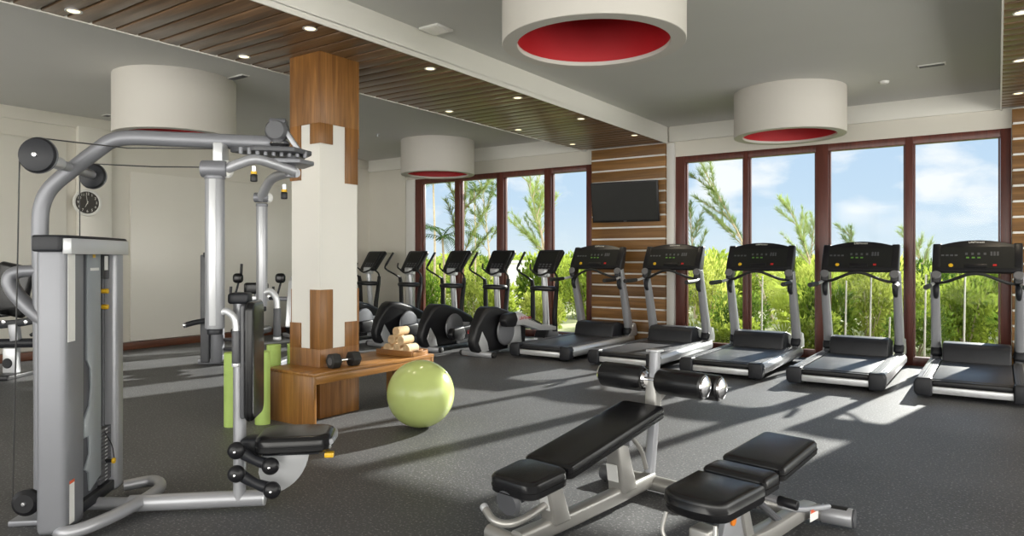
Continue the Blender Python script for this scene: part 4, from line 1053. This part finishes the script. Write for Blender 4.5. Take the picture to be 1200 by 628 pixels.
# ------------------------------------------------------------------ machines at the left wall
def far_press():
    t = thing('seated_press_machine', 'grey weight machine with black padded arms standing behind the cable machine', 'exercise machine', (-8.47, 5.30, 0), R(35))
    # local x to the right in the photo, y away
    MB().box(-.18, -.06, -.05, .12, 0.02, 1.44, .02, 3).build('weight_tower', 'charcoal', t)
    MB().box(-.14, -.08, -.052, .02, 1.40, 1.47, .01).build('tower_cap', 'dark', t)
    MB().cyl((.04, -.02, .02), (.04, -.02, 1.0), .085, seg=24, bev=.02).build('frame_column', 'silver_dull', t)
    MB().tube([(-.08, -.10, .58), (-.20, -.14, .56), (-.31, -.17, .53)], .035, seg=14).build('side_lever', 'dark', t)
    MB().cyl((-.30, -.168, .532), (-.335, -.178, .525), .037, seg=16, bev=.008).build('lever_tip', 'chrome', t)
    MB().box(-.22, .95, -.03, .06, 0, .07, .012).build('base_tube', 'silver_dull', t)
    MB().box(.85, .95, -.35, .40, 0, .07, .012).build('cross_foot', 'silver_dull', t)
    MB().box(.1, .34, -.03, .05, .18, .22, .008).box(.1, .34, -.03, .05, .30, .34, .008).build('step_rung', 'dark', t)
    MB().obox((.47, .2, .99), (.32, .09, .15), None, .03, 3).build('head_pad', 'vinyl', t)
    MB().tube([(.47, .22, .05), (.47, .22, .5), (.47, .24, .95)], .045, seg=14).build('seat_post', 'silver_dull', t)
    MB().obox((.52, .1, .86), (.32, .10, .08), None, .02, 3).build('shoulder_cap', 'silver_white', t)
    MB().obox((.50, -.05, .45), (.40, .42, .09), None, .03, 3).build('seat_pad', 'vinyl', t)
    for x, tipz in ((.27, 1.24), (.83, 1.13)):
        a = MB().tube([(x - .04, .05, .86), (x, .05, 1.0), (x + .03, .05, 1.12)], .014, seg=10).build('arm_rod', 'dark', t)
        MB().obox((x + .02, .03, 1.13), (.13, .10, .13), None, .045, 4).build('arm_pad', 'vinyl', a)
        if tipz > 1.2: MB().cyl((x + .05, .05, 1.16), (x + .06, .05, 1.32), .018, seg=12, bev=.006).build('arm_grip', 'black', a)
        MB().tube([(x - .07, .02, 1.02), (x - .07, .02, .92), (x - .02, .03, .89)], .018, seg=10).build('arm_hook', 'black', a)
    MB().px([(-.2, .5), (.1, .5), (.16, .8), (.12, 1.08), (.04, 1.16), (-.06, 1.1), (-.14, .8)], .98, 1.05, bev=.02, seg=3).build('cam_guard', 'silver_white', t)
    MB().tube([(.85, .02, .86), (.98, .02, .84), (1.02, .02, .7)], .03, seg=12).build('cam_arm', 'silver_dull', t)
    MB().tube([(.47, .2, .85), (.7, .1, .86), (.86, .02, .86)], .025, seg=12).tube([(.2, .06, .86), (.35, .15, .86), (.47, .2, .86)], .025, seg=12).build('arm_bar', 'dark', t)
    return t
far_press()
def side_machine():
    t = thing('leg_machine', 'black padded exercise machine cut off at the left edge, behind the weight tower', 'exercise machine', (-9.45, 3.36, 0), R(35))
    MB().obox((-.09, .1, 1.02), (.42, .10, .62), Euler((0, R(12), 0)).to_matrix(), .05, 4).build('back_pad', 'vinyl', t)
    MB().tube([(-.45, 0, .60), (0, 0, .63), (.40, 0, .70)], .045, seg=14, square=True).build('upper_beam', 'dark', t)
    MB().obox((.03, -.03, .53), (.10, .08, .20), Euler((0, R(-8), 0)).to_matrix(), .012, 3).build('gusset', 'silver', t)
    for x in (-.09, .17): MB().lathe([(.0005, .012), (.02, .01), (.026, 0)], c=(x, -.047, .65), axis=(0, -1, 0), seg=16, caps=False).build('bolt', 'chrome', t)
    MB().tube([(-.5, 0, .39), (0, 0, .40), (.45, 0, .41)], .055, seg=16).build('lower_beam', 'dark', t)
    MB().tube([(.30, .02, .66), (.28, .02, .56), (.18, .02, .49)], .02, seg=10).build('hook_bar', 'black', t)
    MB().obox((-.03, .0, .20), (.16, .09, .30), None, .015, 3).build('foot_post', 'silver_white', t)
    MB().lathe([(.0005, .01), (.05, .01), (.06, 0)], c=(-.05, -.046, .17), axis=(0, -1, 0), seg=24, caps=False).build('wheel_disc', 'dark', t)
    MB().box(-.5, .10, -.25, .25, 0, .05, .012).build('base_foot', 'black', t)
    MB().obox((-.30, 0, .75), (.40, .36, .09), None, .03, 3).build('seat_pad', 'vinyl', t)
    return t
side_machine()

# ------------------------------------------------------------------ garden beyond the windows
g = MB().box(-60, 40, YF + .2, 90, -.32, -.12)
structure(g.build('ground', 'sand'))
def leaf(bm, p, d, n, ln, wd, fold=.25):
    d = d.normalized(); s = d.cross(n)
    if s.length < 1e-4: return
    s.normalize(); n2 = s.cross(d)
    a = bm.verts.new(p); b = bm.verts.new(p + d * ln * .45 + s * wd * .5 + n2 * fold * wd); c = bm.verts.new(p + d * ln - n2 * ln * .12); e = bm.verts.new(p + d * ln * .45 - s * wd * .5 + n2 * fold * wd); m = bm.verts.new(p + d * ln * .5)
    bm.faces.new((a, b, m)); bm.faces.new((b, c, m)); bm.faces.new((c, e, m)); bm.faces.new((e, a, m))
def rv(): return V((random.gauss(0, 1), random.gauss(0, 1), random.gauss(0, 1))).normalized()
def bush_mesh(n, ls, mat, name):
    b = MB()
    lobes = []
    for q in range(8):
        a, rr = 2 * PI * q / 8 + random.uniform(-.3, .3), random.uniform(.2, .52)
        lobes.append((V((rr * math.cos(a), rr * math.sin(a), random.uniform(.35, .8))), random.uniform(.28, .40)))
    for i in range(n):
        c0, r0 = random.choice(lobes); d = rv()
        p = c0 + d * r0 * random.uniform(.55, 1.05)
        if p.z < .03: continue
        dd = (d + rv() * .8 + V((0, 0, .25)))
        l = ls * random.uniform(.7, 1.4)
        leaf(b.bm, p, dd, rv(), l, l * .42)
    o = b.build(name, mat, flat=True); return o.data, lobes
def fan_mesh(n, mat):
    """palmetto: fans of narrow blades on stalks"""
    b = MB()
    for i in range(n):
        a = random.uniform(0, 2 * PI); el = random.uniform(.25, 1.35)
        d = V((math.cos(a) * math.cos(el), math.sin(a) * math.cos(el), math.sin(el)))
        p = V((random.uniform(-.15, .15), random.uniform(-.15, .15), .05)) + d * random.uniform(.45, 1.0)
        s = d.cross(V((0, 0, 1)))
        if s.length < .1: s = V((1, 0, 0))
        s.normalize(); nrm = s.cross(d)
        for k in range(11):
            q = R(-75 + 15 * k); bd = d * math.cos(q) + s * math.sin(q) + V((0, 0, -.1))
            leaf(b.bm, p, bd, nrm, random.uniform(.28, .38), .035, .15)
        b.cyl((0, 0, 0), p, .008, seg=4)
    o = b.build('f', mat, flat=True); return o.data
KIND = {}
protos = []
def strip(o):
    d = o; bpy.data.objects.remove(d)
def mkbush(mat, n, ls):
    me, _ = bush_mesh(n, ls, mat, 'foliage'); 
    for ob in list(COL.objects):
        if ob.data is me: bpy.data.objects.remove(ob)
    return me
BM = [mkbush('leaf_a', 1500, .13), mkbush('leaf_b', 1700, .11), mkbush('leaf_c', 1500, .12), mkbush('leaf_a', 1200, .18)]
fm = fan_mesh(26, 'leaf_a')
fm2 = fan_mesh(22, 'leaf_c')
for me in (fm, fm2):
    for ob in list(COL.objects):
        if ob.data is me: bpy.data.objects.remove(ob)
st_ = MB()
for k in range(6):
    a = k * 1.05; st_.tube([(0.03 * math.cos(a), .03 * math.sin(a), 0), (.2 * math.cos(a), .2 * math.sin(a), .35), (.4 * math.cos(a), .4 * math.sin(a), .75)], [.02, .014, .006], seg=5, sub=2)
so_ = st_.build('stem', 'bark'); stem_me = so_.data; bpy.data.objects.remove(so_)
def shrub(x, y, me, s, sz, name, lab, grp, cat='shrub'):
    t = thing(name, lab, cat, (x, y, -.14), random.uniform(0, 6.28), grp)
    t.scale = (s, s, sz)
    o = bpy.data.objects.new('foliage', me); COL.objects.link(o); o.parent = t
    if name == 'leafy_shrub':
        o = bpy.data.objects.new('stem', stem_me); COL.objects.link(o); o.parent = t
    return t
TREES = []
def clear_of(x, y, r):
    return all((x - a) ** 2 + (y - b) ** 2 > (r + c) ** 2 for a, b, c in TREES)
for px_, d in ((905, 17), (965, 19), (815, 17.5), (945, 24), (1015, 19.5), (1095, 19), (655, 15.6), (640, 25.5), (688, 20.5), (578, 22), (539, 13.9), (519, 16.2), (508, 19.5), (556, 25.5)):
    TREES.append((*cam_xy(px_, d), .12))
def post_xy(px_):
    q = (px_ - 600) / 817; return cam_xy(px_, 10.98 / (cu + q * su))
for px_ in (892, 1019, 1041, 1083, 1129, 990):
    TREES.append((*post_xy(px_), .13))
BLD = cam_xy(612, 19.5)
TREES.append((BLD[0] - .1, BLD[1] + .8, 1.25))
for px_, d in ((609, 16.4), (611, 17.6)):
    TREES.append((*cam_xy(px_, d), 0))
y = 11.45; row = 0
while y < 36:
    sp = 1.15 + row * .13
    x = -1.05 * y * .98 - 1.5
    xe = .40 * (y - 10) + 1.3
    x += random.uniform(0, sp)
    while x < xe:
        rad = sp * .50
        jx, jy = x + random.uniform(-.05, .05), y + random.uniform(-.08, .08)
        k = random.random()
        hz = (random.uniform(.45, .75) if row == 0 else random.uniform(.75, 1.05) if row == 1 else random.uniform(1.0, 1.38)) * (1 + .018 * row)
        if clear_of(jx, jy, rad * .8):
            if k < .33 and row < 5:
                shrub(jx, jy, random.choice((fm, fm2)), rad * .80, hz * .9, 'palmetto_shrub', 'low bright green palmetto with fan shaped leaves in the garden outside', 'palmettos outside the windows')
            else:
                shrub(jx, jy, random.choice(BM), rad * .96, hz, 'leafy_shrub', 'rounded leafy green shrub in the garden outside the windows', 'leafy shrubs outside the windows')
        x += sp * random.uniform(1.0, 1.12)
    y += sp; row += 1

def feather_tree(x, y, h, lean, lab, nb=9, spread=.5, seed=1, low=.42):
    random.seed(seed)
    t = thing('feathery_pine_tree', lab, 'tree', (x, y, -.14), 0, 'feathery trees outside the windows')
    tr = MB(); nd = MB()
    base = V((0, 0, 0)); tip = V((lean[0] * h, lean[1] * h, h))
    def P(q): return base.lerp(tip, q) + V((lean[0], lean[1], 0)) * (-.35 * h * q * (1 - q))
    tr.tube([P(0), P(.35), P(.7), P(1)], [.05, .035, .02, .006], seg=6, sub=3)
    br = [(P(.55 + .45 * k / 5), (tip - base).normalized() + V((0, 0, .3)), .35) for k in range(4)]
    for i in range(nb):
        q = low + (1 - low) * i / nb; a = random.uniform(0, 2 * PI)
        d = V((math.cos(a) * spread + lean[0] * 1.2, math.sin(a) * spread + lean[1], random.uniform(.55, 1.1))).normalized()
        ln = h * random.uniform(.30, .48) * (1.1 - .55 * q)
        p0 = P(q); p1 = p0 + d * ln * .55; p2 = p0 + d * ln + V((0, 0, -.02))
        tr.tube([p0, p1, p2], [.016, .010, .004], seg=5, sub=2)
        for k in range(int(52 * ln) + 8):
            f = random.uniform(.12, 1.0); p = p0.lerp(p2, f)
            dd = (d * .9 + rv() * .55 + V((0, 0, .2))).normalized()
            l = random.uniform(.16, .34) * (1.15 - .5 * f)
            for j in range(5):
                leaf(nd.bm, p, dd + rv() * .40, rv(), l * random.uniform(.5, 1.1), .009, .1)
    for k in range(60):
        p = P(random.uniform(.6, 1)); dd = (tip - base).normalized() + rv() * .5 + V((0, 0, .3))
        for j in range(3): leaf(nd.bm, p, dd + rv() * .25, rv(), random.uniform(.16, .30), .009, .1)
    tr.build('trunk', 'bark', t); nd.build('foliage', 'needle', t, flat=True)
    return t
# (photo column, depth along view) -> ground position
def gp(px, d): return cam_xy(px, d)
TR = [(905, 17.0, 3.75, (-.42, -.1), 'feathery tree leaning left behind the middle treadmill, tallest of those outside', 10, 3),
      (965, 19.0, 3.1, (-.30, 0), 'feathery tree just left of the thick window mullion', 8, 5),
      (815, 17.5, 2.7, (-.05, 0), 'feathery tree close to the left edge of the right-hand window', 8, 8),
      (945, 24, 2.7, (.1, 0), 'low feathery tree farther back behind the middle treadmill', 8, 9),
      (1015, 19.5, 2.35, (-.2, 0), 'low feathery tree showing above the console of the second treadmill from the right', 7, 11),
      (1095, 19.0, 2.25, (-.25, 0), 'low feathery tree just left of the rightmost treadmill console', 7, 13),
      (655, 15.6, 3.5, (-.26, 0), 'tall feathery tree in the far window beside the thin mullion', 10, 17),
      (640, 25.5, 4.2, (-.1, 0), 'feathery tree in the far window behind the rightmost elliptical', 8, 19),
      (688, 20.5, 3.0, (.18, 0), 'feathery tree at the edge of the striped television column', 7, 23),
      (578, 22.0, 4.1, (-.12, 0), 'feathery tree beside the thick mullion of the far window', 9, 29),
      (539, 13.9, 3.2, (.05, 0), 'feathery tree in the far window behind the second elliptical from the treadmills', 8, 31)]
for (px_, d, h, ln, lab, nb, sd) in TR:
    gx, gy = gp(px_, d); feather_tree(gx, gy, h, ln, lab, nb, .5, sd)
random.seed(40)
def palm(px_, d, h, lab, fr=9):
    x, y = gp(px_, d)
    t = thing('palm_tree', lab, 'palm', (x, y, -.14), 0)
    MB().tube([(0, 0, 0), (.05, 0, h * .5), (-.03, .02, h)], [.045, .03, .025], seg=8, sub=4).build('trunk', 'bark', t)
    b = MB()
    for i in range(fr):
        a = 2 * PI * i / fr + random.uniform(-.2, .2); el = random.uniform(.3, 1.2); ln = random.uniform(.9, 1.3)
        pts = []
        for k in range(8):
            q = k / 7; pts.append(V((-.03 + math.cos(a) * ln * q * math.cos(el * (1 - q * .5)), .02 + math.sin(a) * ln * q * math.cos(el * (1 - q * .5)), h + ln * (q * math.sin(el) - .55 * q * q))))
        b.tube(pts, [.012 - .0013 * k for k in range(8)], seg=4, smooth=False)
        for k in range(1, 8):
            for j in range(3):
                p = pts[k - 1].lerp(pts[k], j / 3); d_ = (pts[k] - pts[k - 1]).normalized(); s = d_.cross(V((0, 0, 1))).normalized()
                for sg in (-1, 1): leaf(b.bm, p, d_ * .7 + s * sg + V((0, 0, -.35)), V((0, 0, 1)), .36 * (1 - .5 * abs(k / 7 - .4)), .034, .1)
    b.build('fronds', 'frond', t, flat=True)
palm(519, 16.2, 2.0, 'slim palm with drooping fronds at the left pane of the far window')
palm(508, 19.5, 3.7, 'taller slim palm at the top left pane of the far window')
palm(556, 25.5, 4.0, 'slim palm behind the second pane of the far window')
for i, (px_, d, h, lab) in enumerate(((892, 0, 1.25, 'beside the middle treadmill'), (1019, 0, 1.25, 'seen between the uprights of the second treadmill from the right'), (1041, 0, .70, 'the shortest, near the second treadmill from the right'),
                                      (1083, 0, 1.30, 'left of the rightmost treadmill'), (1129, 0, 1.28, 'seen between the uprights of the rightmost treadmill'), (990, 0, 1.2, 'just left of the second treadmill from the right'))):
    gx, gy = post_xy(px_)
    t = thing('garden_post', 'thin pale garden post outside, ' + lab, 'post', (gx, gy, -.14))
    MB().tube([(0, 0, 0), (.01, 0, h * .5), (.02, 0, h)], [.013, .012, .010], seg=8, sub=3).build('shaft', 'post', t)
    MB().ball((.02, 0, h), .013, 10).build('tip', 'post', t)
# pale building glimpsed left of the rightmost elliptical
bx, by = BLD
t = thing('garden_building', 'white building glimpsed through the far window behind the ellipticals', 'building', (bx, by, -.14), R(20))
MB().box(-.55, .5, 0, 1.6, 0, 1.38).build('wall', 'render', t, flat=True)
MB().box(-.60, .55, -.06, 1.66, 1.38, 1.46, .02).build('roof_slab', 'render', t)
MB().box(-.35, -.05, -.02, .0, .55, 1.0, .005).build('shutter', 'white', t)
